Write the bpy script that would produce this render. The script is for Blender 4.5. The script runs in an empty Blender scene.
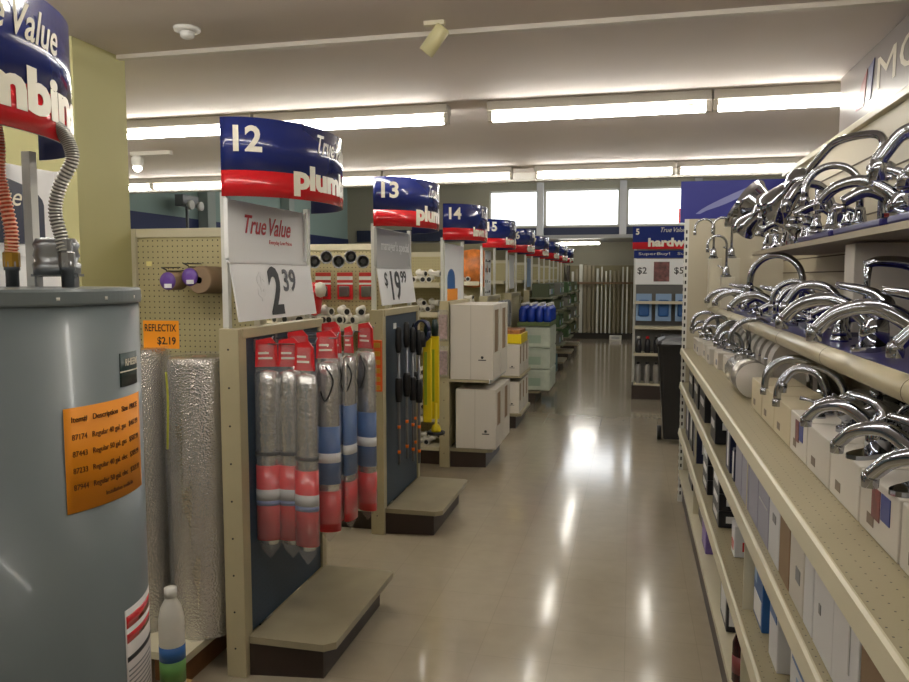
import bpy, bmesh, math, random
from mathutils import Vector, Matrix
random.seed(7)
PI = math.pi
SC = bpy.context.scene
COL = SC.collection

# ------------------------------------------------------------------ camera
F, VX, VY, CH = 760.0, 632.0, 277.0, 1.6
PITCH = math.atan((341 - VY) / F)
YAW = math.atan((VX - 454.5) * math.cos(PITCH) / F)
cd = bpy.data.cameras.new('camera'); cam = bpy.data.objects.new('camera', cd); COL.objects.link(cam)
cam.location = (0, 0, CH); cam.rotation_euler = (PI / 2 - PITCH, 0, YAW)
cd.sensor_width = 36; cd.lens = F / 909 * 36; cd.clip_start = 0.02
SC.camera = cam
_fw = Vector((-math.sin(YAW) * math.cos(PITCH), math.cos(YAW) * math.cos(PITCH), -math.sin(PITCH)))
_rt = Vector((math.cos(YAW), math.sin(YAW), 0)); _up = _rt.cross(_fw)
def at(px, py, X=None, Y=None, Z=None):
    d = _fw + _rt * ((px - 454.5) / F) - _up * ((py - 341) / F); c = Vector((0, 0, CH))
    if X is not None: return c + d * (X / d.x)
    if Y is not None: return c + d * (Y / d.y)
    return c + d * ((Z - CH) / d.z)

# ------------------------------------------------------------------ materials
def lin(c): return tuple(((v / 255) / 12.92 if v / 255 <= .04045 else ((v / 255 + .055) / 1.055) ** 2.4) for v in c) + (1,)
MATS = {}
def M(name, col, rough=.5, metal=0., bump=None, noise=None, coat=0., emit=0., alpha=None, spec=None):
    if name in MATS: return MATS[name]
    m = bpy.data.materials.new(name); m.use_nodes = True; nt = m.node_tree; n = nt.nodes; l = nt.links
    b = n['Principled BSDF']; c = lin(col)
    b.inputs['Base Color'].default_value = c; b.inputs['Roughness'].default_value = rough; b.inputs['Metallic'].default_value = metal
    if spec is not None: b.inputs['Specular IOR Level'].default_value = spec
    if coat: b.inputs['Coat Weight'].default_value = coat; b.inputs['Coat Roughness'].default_value = .08
    if emit: b.inputs['Emission Color'].default_value = c; b.inputs['Emission Strength'].default_value = emit
    if noise:   # (scale, amount)
        tc = n.new('ShaderNodeTexCoord'); t = n.new('ShaderNodeTexNoise'); t.inputs['Scale'].default_value = noise[0]; t.inputs['Detail'].default_value = 5
        r = n.new('ShaderNodeValToRGB'); a = noise[1]
        r.color_ramp.elements[0].position = .3; r.color_ramp.elements[1].position = .7
        r.color_ramp.elements[0].color = tuple(v * (1 - a) for v in c[:3]) + (1,)
        r.color_ramp.elements[1].color = tuple(min(1, v * (1 + a * .6)) for v in c[:3]) + (1,)
        l.new(tc.outputs['Object'], t.inputs['Vector']); l.new(t.outputs['Fac'], r.inputs['Fac']); l.new(r.outputs['Color'], b.inputs['Base Color'])
    if bump:    # (kind, scale, strength, distance)
        tc = n.new('ShaderNodeTexCoord')
        t = n.new('ShaderNodeTexVoronoi' if bump[0] == 'v' else 'ShaderNodeTexNoise'); t.inputs['Scale'].default_value = bump[1]
        bp = n.new('ShaderNodeBump'); bp.inputs['Strength'].default_value = bump[2]; bp.inputs['Distance'].default_value = bump[3] if len(bump) > 3 else .002
        l.new(tc.outputs['Object'], t.inputs['Vector']); l.new(t.outputs['Distance' if bump[0] == 'v' else 'Fac'], bp.inputs['Height']); l.new(bp.outputs['Normal'], b.inputs['Normal'])
    if alpha is not None:
        tr = n.new('ShaderNodeBsdfTransparent'); mx = n.new('ShaderNodeMixShader'); mx.inputs[0].default_value = alpha
        l.new(tr.outputs[0], mx.inputs[1]); l.new(b.outputs[0], mx.inputs[2]); l.new(mx.outputs[0], n['Material Output'].inputs[0])
    MATS[name] = m
    return m

def pegboard_mat(name, col, ax, sp=.0254, hole=.0032, rough=.6, va='Z'):
    """peg board: real round perforations as a repeating pattern, ax = 'x' or 'y' is the horizontal axis of the board"""
    m = bpy.data.materials.new(name); m.use_nodes = True; nt = m.node_tree; n = nt.nodes; l = nt.links
    b = n['Principled BSDF']; b.inputs['Roughness'].default_value = rough
    tc = n.new('ShaderNodeTexCoord'); sx = n.new('ShaderNodeSeparateXYZ'); l.new(tc.outputs['Object'], sx.inputs[0])
    def mth(op, a, v=None):
        q = n.new('ShaderNodeMath'); q.operation = op
        if hasattr(a, 'links'): l.new(a, q.inputs[0])
        else: q.inputs[0].default_value = a
        if v is not None:
            if hasattr(v, 'links'): l.new(v, q.inputs[1])
            else: q.inputs[1].default_value = v
        return q.outputs[0]
    def cell(o):
        f = mth('FRACT', mth('DIVIDE', o, sp)); s = mth('SUBTRACT', f, .5); return mth('MULTIPLY', s, s)
    h = cell(sx.outputs['X' if ax == 'x' else 'Y']); v = cell(sx.outputs[va])
    d = mth('SQRT', mth('ADD', h, v)); f = mth('LESS_THAN', d, hole / sp)
    mx = n.new('ShaderNodeMix'); mx.data_type = 'RGBA'
    l.new(f, mx.inputs[0]); mx.inputs[6].default_value = lin(col); mx.inputs[7].default_value = lin((38, 34, 28))
    l.new(mx.outputs[2], b.inputs['Base Color'])
    MATS[name] = m; return m

def floor_mat():
    m = bpy.data.materials.new('vinyl_tile'); m.use_nodes = True; nt = m.node_tree; n = nt.nodes; l = nt.links
    b = n['Principled BSDF']; b.inputs['Roughness'].default_value = .16
    b.inputs['Coat Weight'].default_value = .5; b.inputs['Coat Roughness'].default_value = .1
    tc = n.new('ShaderNodeTexCoord'); br = n.new('ShaderNodeTexBrick'); br.offset = 0; br.squash = 1
    br.inputs['Scale'].default_value = 1; br.inputs['Brick Width'].default_value = .305; br.inputs['Row Height'].default_value = .305
    br.inputs['Mortar Size'].default_value = .0022; br.inputs['Mortar Smooth'].default_value = .3
    br.inputs['Color1'].default_value = lin((176, 164, 142)); br.inputs['Color2'].default_value = lin((173, 161, 139)); br.inputs['Mortar'].default_value = lin((166, 154, 132))
    ns = n.new('ShaderNodeTexNoise'); ns.inputs['Scale'].default_value = 9; ns.inputs['Detail'].default_value = 8
    mx = n.new('ShaderNodeMix'); mx.data_type = 'RGBA'; mx.blend_type = 'MULTIPLY'; mx.inputs[0].default_value = .2
    l.new(tc.outputs['Object'], br.inputs['Vector']); l.new(tc.outputs['Object'], ns.inputs['Vector'])
    l.new(br.outputs['Color'], mx.inputs[6]); l.new(ns.outputs['Fac'], mx.inputs[7]); l.new(mx.outputs[2], b.inputs['Base Color'])
    n2 = n.new('ShaderNodeTexNoise'); n2.inputs['Scale'].default_value = 2.2; n2.inputs['Detail'].default_value = 3
    r2 = n.new('ShaderNodeMapRange'); r2.inputs[3].default_value = .1; r2.inputs[4].default_value = .2
    l.new(tc.outputs['Object'], n2.inputs['Vector']); l.new(n2.outputs['Fac'], r2.inputs[0]); l.new(r2.outputs[0], b.inputs['Roughness'])
    bp = n.new('ShaderNodeBump'); bp.inputs['Strength'].default_value = .1; bp.inputs['Distance'].default_value = .0015
    n3 = n.new('ShaderNodeTexNoise'); n3.inputs['Scale'].default_value = 5
    l.new(tc.outputs['Object'], n3.inputs['Vector']); l.new(n3.outputs['Fac'], bp.inputs['Height']); l.new(bp.outputs['Normal'], b.inputs['Normal']); l.new(bp.outputs['Normal'], b.inputs['Coat Normal'])
    return m

CHROME = M('chrome', (176, 180, 190), .045, 1.)
BEIGE = M('beige_painted_steel', (176, 166, 134), .42, noise=(6, .08))
CREAM = M('cream_painted_steel', (205, 198, 172), .4)
WHITE = M('white_paint', (222, 220, 214), .5)
POST = M('white_post_paint', (214, 214, 208), .35)
BROWN = M('dark_brown_kick', (52, 39, 32), .45)
DECKM = M('worn_deck_top', (150, 141, 116), .38, noise=(5, .14))
BLUEPANEL = pegboard_mat('slate_blue_panel', (52, 68, 84), 'y', .0254, .0022, .5)
PEGX = pegboard_mat('tan_pegboard', (186, 176, 134), 'x')
PEGY = pegboard_mat('tan_pegboard_side', (186, 176, 134), 'y')
SIGNBLUE = M('sign_blue', (28, 42, 112), .18, coat=.6)
SIGNRED = M('sign_red', (205, 26, 36), .2, coat=.5)
SIGNBACK = M('sign_back', (30, 36, 84), .45)
LETTER = M('letter_white', (232, 226, 208), .35)
CARD = M('white_card', (240, 240, 240), .3)
CARDGREY = M('grey_card', (184, 184, 184), .3)
BLACK = M('black_ink', (24, 24, 26), .5)
REDINK = M('red_ink', (196, 44, 52), .5)
ORANGE = M('orange_paper', (238, 148, 16), .6)
YELLOW = M('yellow_plastic', (226, 200, 30), .35)
NAVY = M('navy_card', (30, 36, 66), .35)
PURPLE = M('blue_display_top', (44, 40, 112), .3, coat=.3)
REDP = M('red_print', (205, 36, 42), .3, coat=.4)
BLUEP = M('blue_print', (44, 96, 160), .35)
LBLUE = M('light_blue_print', (140, 170, 205), .4)
FOIL = M('bubble_foil', (214, 210, 204), .2, 1., bump=('v', 120, .7, .004))
FOILS = M('crinkled_foil', (216, 215, 214), .22, 1., bump=('n', 60, .8, .006))
PLAST = M('clear_plastic', (225, 225, 225), .12, 0, alpha=.16, bump=('n', 24, .7, .01))
WOOD = M('pallet_wood', (122, 82, 46), .7, noise=(8, .3))
CARTON = M('white_carton', (206, 200, 190), .6)
CARDBROWN = M('brown_board', (142, 118, 92), .7)
GREYBOX = M('lavender_grey_carton', (156, 156, 172), .45)
PVC = M('white_pvc', (216, 212, 202), .35)
BLACKP = M('black_plastic', (22, 22, 24), .4)
GREYP = M('grey_plastic', (120, 122, 124), .4)
GREEN = M('green_print', (92, 140, 70), .5)
STEEL = M('galvanised_steel', (150, 152, 154), .35, 1.)

# ------------------------------------------------------------------ mesh helpers
class MB:
    def __init__(s): s.bm = bmesh.new(); s.mi = 0; s.mats = []
    def mat(s, m):
        if m not in s.mats: s.mats.append(m)
        s.mi = s.mats.index(m); return s
    def _f(s, faces):
        for f in faces: f.material_index = s.mi
    def box(s, x0, x1, y0, y1, z0, z1, bev=0, rot=None):
        g = bmesh.ops.create_cube(s.bm, size=1); vs = g['verts']
        for v in vs: v.co = Vector(((x0 + x1) / 2 + v.co.x * (x1 - x0), (y0 + y1) / 2 + v.co.y * (y1 - y0), (z0 + z1) / 2 + v.co.z * (z1 - z0)))
        fs = set(f for v in vs for f in v.link_faces); s._f(fs)
        if bev:
            es = set(e for v in vs for e in v.link_edges)
            r = bmesh.ops.bevel(s.bm, geom=list(es), offset=bev, segments=2, affect='EDGES', profile=.5)
            vs = list(set(v for f in r['faces'] for v in f.verts) | set(v for v in vs if v.is_valid)); s._f(r['faces'])
        if rot: bmesh.ops.transform(s.bm, matrix=rot, verts=vs)
        return s
    def poly(s, pts):
        f = s.bm.faces.new([s.bm.verts.new(p) for p in pts]); f.material_index = s.mi; return s
    def prism(s, pts, vec):
        vec = Vector(vec); a = [s.bm.verts.new(Vector(p)) for p in pts]; b = [s.bm.verts.new(Vector(p) + vec) for p in pts]; n = len(a)
        fs = [s.bm.faces.new(a[::-1]), s.bm.faces.new(b)] + [s.bm.faces.new((a[i], a[(i + 1) % n], b[(i + 1) % n], b[i])) for i in range(n)]
        s._f(fs); return s
    def lathe(s, prof, o=(0, 0, 0), axis='z', n=20, smooth=True, mtx=None):
        rings = []
        for r, h in prof:
            ring = []
            for i in range(n):
                a = 2 * PI * i / n; p = Vector((r * math.cos(a), r * math.sin(a), h))
                if axis == 'x': p = Vector((p.z, p.x, p.y))
                if axis == 'y': p = Vector((p.x, p.z, p.y))
                if mtx: p = mtx @ p
                ring.append(s.bm.verts.new(p + Vector(o)))
            rings.append(ring)
        fs = []
        for k in range(len(rings) - 1):
            for i in range(n): fs.append(s.bm.faces.new((rings[k][i], rings[k][(i + 1) % n], rings[k + 1][(i + 1) % n], rings[k + 1][i])))
        for f in fs: f.smooth = smooth
        if prof[0][0] > 1e-5: fs.append(s.bm.faces.new(rings[0][::-1]))
        if prof[-1][0] > 1e-5: fs.append(s.bm.faces.new(rings[-1]))
        s._f(fs); return s
    def tube(s, pts, rad, n=12, flat=1., cap=True):
        pts = [Vector(p) for p in pts]; N = len(pts); rad = rad if isinstance(rad, (list, tuple)) else [rad] * N
        ref = None; rings = []
        for i, p in enumerate(pts):
            t = (pts[min(i + 1, N - 1)] - pts[max(i - 1, 0)]).normalized()
            if ref is None:
                ref = Vector((0, 1, 0)) if abs(t.y) < .9 else Vector((1, 0, 0))
            u = (ref - t * ref.dot(t)).normalized(); ref = u; w = t.cross(u)
            rings.append([s.bm.verts.new(p + (u * math.cos(2 * PI * k / n) * flat + w * math.sin(2 * PI * k / n)) * rad[i]) for k in range(n)])
        fs = []
        for k in range(N - 1):
            for i in range(n):
                f = s.bm.faces.new((rings[k][i], rings[k][(i + 1) % n], rings[k + 1][(i + 1) % n], rings[k + 1][i])); f.smooth = True; fs.append(f)
        if cap: fs.append(s.bm.faces.new(rings[0][::-1])); fs.append(s.bm.faces.new(rings[-1]))
        s._f(fs); return s
    def build(s, name, mat=None, parent=None, label=None, loc=None):
        bmesh.ops.recalc_face_normals(s.bm, faces=s.bm.faces)
        me = bpy.data.meshes.new(name); s.bm.to_mesh(me); s.bm.free()
        for m in (s.mats or [mat]): me.materials.append(m)
        o = bpy.data.objects.new(name, me); COL.objects.link(o)
        if parent: o.parent = parent
        if label: o['label'] = label
        if loc: o.location = loc
        return o
def B(name, dims, mat, parent=None, bev=0, label=None): return MB().box(*dims, bev=bev).build(name, mat, parent, label)
def curve(pts, n=10):
    """Catmull-Rom through points"""
    P = [Vector(p) for p in pts]; P = [P[0] * 2 - P[1]] + P + [P[-1] * 2 - P[-2]]; out = []
    for i in range(1, len(P) - 2):
        a, b, c, d = P[i - 1:i + 3]
        for k in range(n):
            t = k / n; out.append(.5 * ((2 * b) + (c - a) * t + (2 * a - 5 * b + 4 * c - d) * t * t + (3 * b - a - 3 * c + d) * t ** 3))
    out.append(P[-2]); return out
def arc(c, r, a0, a1, n=16):  # in XZ plane
    return [Vector((c[0] + r * math.cos(math.radians(a0 + (a1 - a0) * i / n)), c[1], c[2] + r * math.sin(math.radians(a0 + (a1 - a0) * i / n)))) for i in range(n + 1)]
def tag(o, label, cat, group=None):
    o['label'] = label; o['category'] = cat
    if group: o['group'] = group
    return o
def thing(name, label, cat, loc=(0, 0, 0), rz=0, group=None):
    o = bpy.data.objects.new(name, None); COL.objects.link(o); o.empty_display_size = .05
    o.location = loc; o.rotation_euler = (0, 0, rz); return tag(o, label, cat, group)
def struct(o): o['kind'] = 'structure'; return o
def dup(root, loc, label, rz=None, scale=None, group=None, rot=None):
    def cp(o, par):
        c = o.copy(); COL.objects.link(c); c.parent = par
        for ch in [k for k in KIDS.setdefault(o.name, [x for x in bpy.data.objects if x.parent == o])]: cp(ch, c)
        return c
    r = cp(root, None); r.location = loc; r['label'] = label
    if rz is not None: r.rotation_euler = (0, 0, rz)
    if rot is not None: r.rotation_euler = rot
    if scale: r.scale = (scale, scale, scale) if not isinstance(scale, tuple) else scale
    if group: r['group'] = group
    return r
KIDS = {}
ORD = 'first second third fourth fifth sixth seventh eighth ninth tenth eleventh twelfth thirteenth fourteenth fifteenth sixteenth seventeenth eighteenth nineteenth twentieth'.split()
USED = set()
def use(root, loc, label, **k):
    """first use moves the prototype itself, later ones copy it"""
    if root.name in USED: return dup(root, loc, label, **k)
    USED.add(root.name); root.location = loc; root['label'] = label
    if k.get('rz') is not None: root.rotation_euler = (0, 0, k['rz'])
    if k.get('rot') is not None: root.rotation_euler = k['rot']
    if k.get('scale'): sc = k['scale']; root.scale = (sc, sc, sc) if not isinstance(sc, tuple) else sc
    if k.get('group'): root['group'] = k['group']
    return root

def text(name, body, mapf, W, Hh, mat, parent, bold=.02, shear=0., cut=0, label=None, thick=.0, wordy=1.):
    """lettering as a mesh; its box (0..W, 0..Hh) is laid on a surface by mapf(u, v, w)"""
    cu = bpy.data.curves.new(name, 'FONT'); cu.body = body; cu.offset = bold; cu.shear = shear; cu.extrude = .02; cu.resolution_u = 3; cu.space_word = wordy
    to = bpy.data.objects.new(name, cu); COL.objects.link(to)
    dg = bpy.context.evaluated_depsgraph_get(); me = bpy.data.meshes.new_from_object(to.evaluated_get(dg))
    COL.objects.unlink(to); bpy.data.objects.remove(to); bpy.data.curves.remove(cu)
    bm = bmesh.new(); bm.from_mesh(me); bpy.data.meshes.remove(me)
    xs = [v.co.x for v in bm.verts]; ys = [v.co.y for v in bm.verts]
    x0, x1, y0, y1 = min(xs), max(xs), min(ys), max(ys)
    for v in bm.verts: v.co = Vector(((v.co.x - x0) / (x1 - x0) * W, (v.co.y - y0) / (y1 - y0) * Hh, v.co.z / .02))
    for i in range(1, cut):
        bmesh.ops.bisect_plane(bm, geom=bm.verts[:] + bm.edges[:] + bm.faces[:], plane_co=(W * i / cut, 0, 0), plane_no=(1, 0, 0))
    for v in bm.verts: v.co = mapf(v.co.x, v.co.y, .0012 if v.co.z > 0 else .0004)
    bmesh.ops.recalc_face_normals(bm, faces=bm.faces)
    me = bpy.data.meshes.new(name); bm.to_mesh(me); bm.free(); me.materials.append(mat)
    o = bpy.data.objects.new(name, me); COL.objects.link(o); o.parent = parent
    if label: o['label'] = label
    return o
def flat(o, u, v):
    o = Vector(o); u = Vector(u).normalized(); v = Vector(v).normalized(); n = u.cross(v)
    return lambda a, b, w: o + u * a + v * b + n * w

# ------------------------------------------------------------------ room
CEIL = 2.58; MEZ = 7.35; FAR = 20.8; HI = 4.35; LW = -8.0; RW = 8.0; BK = -3.6
struct(B('floor', (LW, RW, BK, FAR + 1, -.1, 0), floor_mat()))
CEILM = M('ceiling_paint', (216, 206, 199), .8, noise=(1.2, .05))
struct(B('ceiling', (LW, RW, BK, MEZ, CEIL, CEIL + .12), CEILM))
struct(B('ceiling_high', (LW, RW, MEZ, FAR, HI, HI + .1), M('high_ceiling_paint', (170, 168, 166), .8)))
struct(B('trim_1', (LW, RW, MEZ - .12, MEZ, 2.5, HI), M('fascia_paint', (190, 188, 180), .7)))
TEAL = M('teal_wall_paint', (150, 172, 168), .8)
BAND = M('navy_wall_band', (34, 46, 92), .6)
struct(B('wall_left', (LW - .1, LW, BK, FAR, 0, HI), TEAL))
struct(B('trim_2', (LW, LW + .02, BK, FAR, 2.05, 2.68), BAND))
struct(B('wall_right', (RW, RW + .1, BK, FAR, 0, HI), TEAL))
struct(B('wall_back', (LW, RW, BK - .1, BK, 0, CEIL), M('back_wall_paint', (186, 178, 156), .8)))
m_ = M('pilaster_paint', (168, 178, 174), .7)
for i, y in enumerate((6.3, 9.6, 13, 16.5)): struct(B('trim_%d' % (i + 3), (LW + .02, LW + .22, y, y + .28, 0, HI), m_))
# far wall with window openings
FW = M('front_wall_paint', (168, 164, 146), .8)
WX = [(-3.85, -2.52), (-2.33, -.37), (-.15, 1.5), (1.75, 3.3)]
mb = MB()
xs = sorted([LW] + [v for w in WX for v in w] + [RW]); WZ0, WZ1 = 2.95, 3.95
mb.box(LW, RW, FAR, FAR + .25, 0, WZ0); mb.box(LW, RW, FAR, FAR + .25, WZ1, HI)
for i in range(0, len(xs), 2): mb.box(xs[i], xs[i + 1], FAR, FAR + .25, WZ0, WZ1)
struct(mb.build('wall_front', FW))
GLASS = M('window_glass', (235, 242, 245), .02, 0, alpha=.08)
for i, (a, b) in enumerate(sorted(WX)):
    w = bpy.data.objects.new('window_%d' % (i + 1), None); COL.objects.link(w); struct(w); w.location = ((a + b) / 2, FAR + .1, WZ0)
    h = (b - a) / 2; hz = WZ1 - WZ0
    MB().box(-h, -h + .03, -.04, .04, 0, hz).box(h - .03, h, -.04, .04, 0, hz).box(-h, h, -.04, .04, 0, .05).box(-h, h, -.04, .04, hz - .05, hz).build('window_frame', WHITE, w)
    B('pane', (-h + .05, h - .05, -.006, .006, .05, hz - .05), GLASS, w)
struct(B('trim_8', (LW + .3, RW, FAR - .06, FAR - .001, 2.6, 2.92), M('dark_blue_fascia', (48, 54, 78), .6)))
struct(B('trim_9', (-3.6, 4.2, FAR - 2.4, FAR - .07, 2.52, 2.6), M('soffit_paint', (176, 176, 176), .7)))
B_ = B('baseboard_front', (LW + .3, RW, FAR - .03, FAR - .001, 0, .16), M('dark_baseboard', (40, 34, 30), .6)); struct(B_)
for i, x in enumerate((-2.44, -.26, 1.62)):
    struct(B('trim_%d' % (i + 10), (x - .09, x + .09, FAR - .2, FAR - .065, 2.6, HI), M('white_pier', (200, 200, 200), .6)))
struct(B('trim_14', (-5.2, 2.2, 3.03, 3.06, CEIL - .018, CEIL), M('raceway_paint', (205, 198, 186), .5)))
struct(B('wall_pillar', (-2.86, -2.245, 2.755, 3.09, 0, CEIL), M('olive_pillar_paint', (186, 181, 130), .7, noise=(3, .03))))

# ------------------------------------------------------------------ lights
TUBE = M('fluorescent_tube', (255, 251, 243), .4, emit=33.)
HOUSE = M('fixture_housing', (196, 190, 178), .5)
fx = thing('ceiling_light', '', 'ceiling light', group='fluorescent strip lights')
MB().box(-.6, .6, -.055, .055, .025, .075, bev=.004).box(-.6, -.575, -.03, .03, -.03, .03).box(.575, .6, -.03, .03, -.03, .03).build('housing', HOUSE, fx)
MB().lathe([(.019, -.57), (.019, .57)], o=(0, 0, -.012), axis='x', n=14).build('tube', TUBE, fx)
rows = {4.33: (-7.3, 7.3, 'nearer ceiling row'), 6.85: (-7.3, 7.3, 'farther ceiling row at the ceiling edge')}
X1 = [-.21, 1.0, -1.64, -2.86, -4.07, 2.22, 3.44, -5.3]
word = {-.21: 'second from the right tall shelving', 1.0: 'just left of the big letter board', -1.64: 'above the header numbered 12', -2.86: 'next to the olive pillar', }
X2 = [-.26, .96, -1.66, -2.88, -4.1, -5.3, 2.18]
def fixture(x, y, lab, z=2.505, rz=0): return use(fx, (x, y, z), lab, rz=rz)
for x in X1: fixture(x, 4.33, 'lit strip light in the nearer ceiling row, ' + {**word, -4.07: 'third from the left end', 2.22: 'behind the letter board', 3.44: 'at the far right', -5.3: 'at the far left'}.get(x))
word2 = {-.26: 'in front of the bright windows', .96: 'at the right before the plain blue sign', -1.66: 'above the header numbered 13', -2.88: 'behind the header numbered 12', -4.1: 'low behind the header numbered 12', -5.3: 'beside the olive pillar'}
for x in X2: fixture(x, 6.85, 'lit strip light in the farther ceiling row, ' + word2.get(x, 'at the far right of the row'))
for x in (-4.1, -2.86, -1.64, -.4, .82, 2.0): fixture(x, 1.75, 'strip light overhead in the row just in front of the heater, %s from the left' % ORD[[-4.1, -2.86, -1.64, -.4, .82, 2.0].index(x)])
for x in (-2.86, -1.64, .1, 1.3): fixture(x, -.9, 'strip light in the hindmost ceiling row, %s from the left' % ORD[[-2.86, -1.64, .1, 1.3].index(x)])
for j, x in enumerate((-4.6, -2.95, -1.35, .35, 2.1)):
    for k, y in enumerate((18.6, 16.9, 13.2, 10.2)):
        use(fx, (x, y, 4.1 if k < 2 else 4.2), 'fluorescent tube light hung lengthwise under the high ceiling, %s line' % ('leftmost', 'second from left', 'middle', 'fourth from left', 'rightmost')[j] + ', %s along' % ('farthest', 'second farthest', 'second nearest', 'nearest')[k], rz=PI / 2, scale=(1.2, 1, 1), group='lights under the high ceiling')
use(fx, (-1.28, 19.2, 2.44), 'fluorescent light under the low soffit at the far end of the aisle', scale=(.85, 1.3, 1.3))

def world():
    w = bpy.data.worlds.new('sky'); SC.world = w; w.use_nodes = True; n = w.node_tree.nodes
    n['Background'].inputs[0].default_value = (.93, .97, 1, 1); n['Background'].inputs[1].default_value = 4.
world()

# ceiling fittings
p = at(187, 28, Z=CEIL)
t = thing('smoke_detector', 'round white smoke detector on the ceiling, upper left', 'smoke detector', p)
MB().lathe([(.052, 0), (.05, -.012), (.03, -.016)]).build('base_ring', WHITE, t)
MB().lathe([(.028, -.016), (.026, -.034), (.018, -.04), (.0, -.04)]).build('sensor_head', WHITE, t)
p = at(437, 21, Z=CEIL)
t = thing('spot_light', 'cream cylindrical spotlight hanging tilted from the ceiling seam', 'spotlight', p)
MB().box(-.05, .03, -.012, .012, -.016, 0).tube([(0, 0, -.016), (0, 0, -.04)], .005).build('bracket', CREAM, t)
rm = Matrix.Rotation(math.radians(38), 4, 'Y')
MB().lathe([(.026, .05), (.03, .045), (.03, -.065), (.026, -.065), (.024, -.03)], o=(-.005, 0, -.065), mtx=rm.to_3x3()).build('lamp_shade', M('cream_lamp', (206, 198, 150), .5), t)
p = at(137, 152, Z=CEIL)
t = thing('track_spot', 'small lit spotlight on the ceiling beside the olive pillar', 'spotlight', p)
MB().box(-.05, .3, -.02, .02, -.03, 0).build('track', HOUSE, t)
MB().lathe([(.03, -.03), (.045, -.05), (.045, -.09), (.03, -.115)]).build('lamp_shade', WHITE, t)
MB().lathe([(.032, -.116), (.034, -.13), (.018, -.15), (0, -.155)]).build('bulb', M('halogen', (255, 250, 235), .3, emit=14), t)
p = at(187, 207, X=LW + .3)
t = thing('emergency_light', 'small twin-head emergency light on the far left wall above the blue band', 'emergency light', p)
MB().box(-.08, .08, -.25, .25, 0, .2, bev=.01).build('housing', GREYP, t)
for yy in (-.15, .15): MB().lathe([(.03, 0), (.08, .05), (.08, .1)], o=(.1, yy, .02), axis='x').build('lamp_head', WHITE, t)
B('cable', (-.02, .02, -.02, .02, -.5, 0), GREYP, t)

# ------------------------------------------------------------------ aisle endcaps on the left
XE = -1.47; PW = .78; YS = [.94, 2.68, 4.42, 6.15, 7.85, 9.5, 11.2, 12.9, 14.6, 16.3]
NUM = ['11', '12', '13', '14', '15', '16', '17', '18', '19', '20']
WORDS = ['plumbing', 'plumbing', 'plumbing', 'lawn & garden', 'lawn & garden', 'electrical', 'electrical', 'electrical', 'housewares', 'paint']
ea, eb = .415, .28
tt = [(-90 + 180 * i / 48) for i in range(49)]
ep = [Vector((eb * math.cos(math.radians(a)), .375 + ea * math.sin(math.radians(a)))) for a in tt]
acc = [0]
for i in range(48): acc.append(acc[-1] + (ep[i + 1] - ep[i]).length)
EL = acc[-1]
def onarc(s, v, w):
    s = max(0, min(EL - 1e-6, s)); i = 0
    while acc[i + 1] < s: i += 1
    t = (s - acc[i]) / (acc[i + 1] - acc[i]); p = ep[i].lerp(ep[i + 1], t); d = (ep[i + 1] - ep[i]).normalized()
    return Vector((p.x + d.y * w, p.y - d.x * w, v))
HZ0, HZ1 = 1.905, 2.2
def aisle_sign(k, y0):
    num = NUM[k]
    t = thing('aisle_sign', 'blue and red curved aisle header numbered %s on two white posts' % num if k else 'blue and red curved aisle header above the water heater', 'aisle sign', (XE - .05, y0, 0), group='curved aisle headers')
    for yy, nm in ((.01, 'near'), (.77, 'far')):
        MB().box(-.03, -.005, yy - .012, yy + .012, 1.05, HZ0 + .02).build('post', POST, t)
    th = .003
    def band(z0, z1, off):
        mb = MB(); n = 48
        for i in range(n):
            s0, s1 = EL * i / n, EL * (i + 1) / n
            a, b, c, d = onarc(s0, z0, off), onarc(s1, z0, off), onarc(s1, z1, off), onarc(s0, z1, off)
            vs = [mb.bm.verts.new(q) for q in (a, b, c, d)]; f = mb.bm.faces.new(vs); f.smooth = True
        bmesh.ops.remove_doubles(mb.bm, verts=mb.bm.verts, dist=1e-5); return mb
    def solid(z0, z1, nm, mat, offs):
        mb = MB(); n = 48; o0, o1 = offs; R = []
        for i in range(n + 1):
            s = EL * i / n; R.append([mb.bm.verts.new(onarc(s, z, o)) for z, o in ((z0, o0), (z0, o1), (z1, o1), (z1, o0))])
        for i in range(n):
            for j in range(4):
                f = mb.bm.faces.new((R[i][j], R[i + 1][j], R[i + 1][(j + 1) % 4], R[i][(j + 1) % 4])); f.smooth = j in (1, 3)
        mb.bm.faces.new(R[0]); mb.bm.faces.new(R[-1][::-1]); return mb.build(nm, mat, t)
    solid(HZ0, HZ1, 'banner_backing', SIGNBACK, (-.004, 0))
    bb = solid(HZ0 + .098, HZ1, 'blue_banner', SIGNBLUE, (0, .002))
    rb = solid(HZ0, HZ0 + .098, 'red_band', SIGNRED, (0, .002))
    e = .003
    text('number_lettering', num, lambda u, v, w: onarc(.05 + u, HZ1 - .128 + v, e + w), .105, .098, LETTER, bb, bold=.03, cut=6)
    text('department_lettering', WORDS[k], lambda u, v, w: onarc(.285 + u, HZ0 + .012 + v, e + w), .62, .125 if k < 3 else .1, LETTER, rb, bold=.05, cut=24)
    text('brand_lettering', 'True Value', lambda u, v, w: onarc(.42 + u, HZ1 - .1 + v - .03 * u, e + w), .33, .075, LETTER, bb, bold=.012, shear=.35, cut=16, wordy=.5)
    return t
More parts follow.
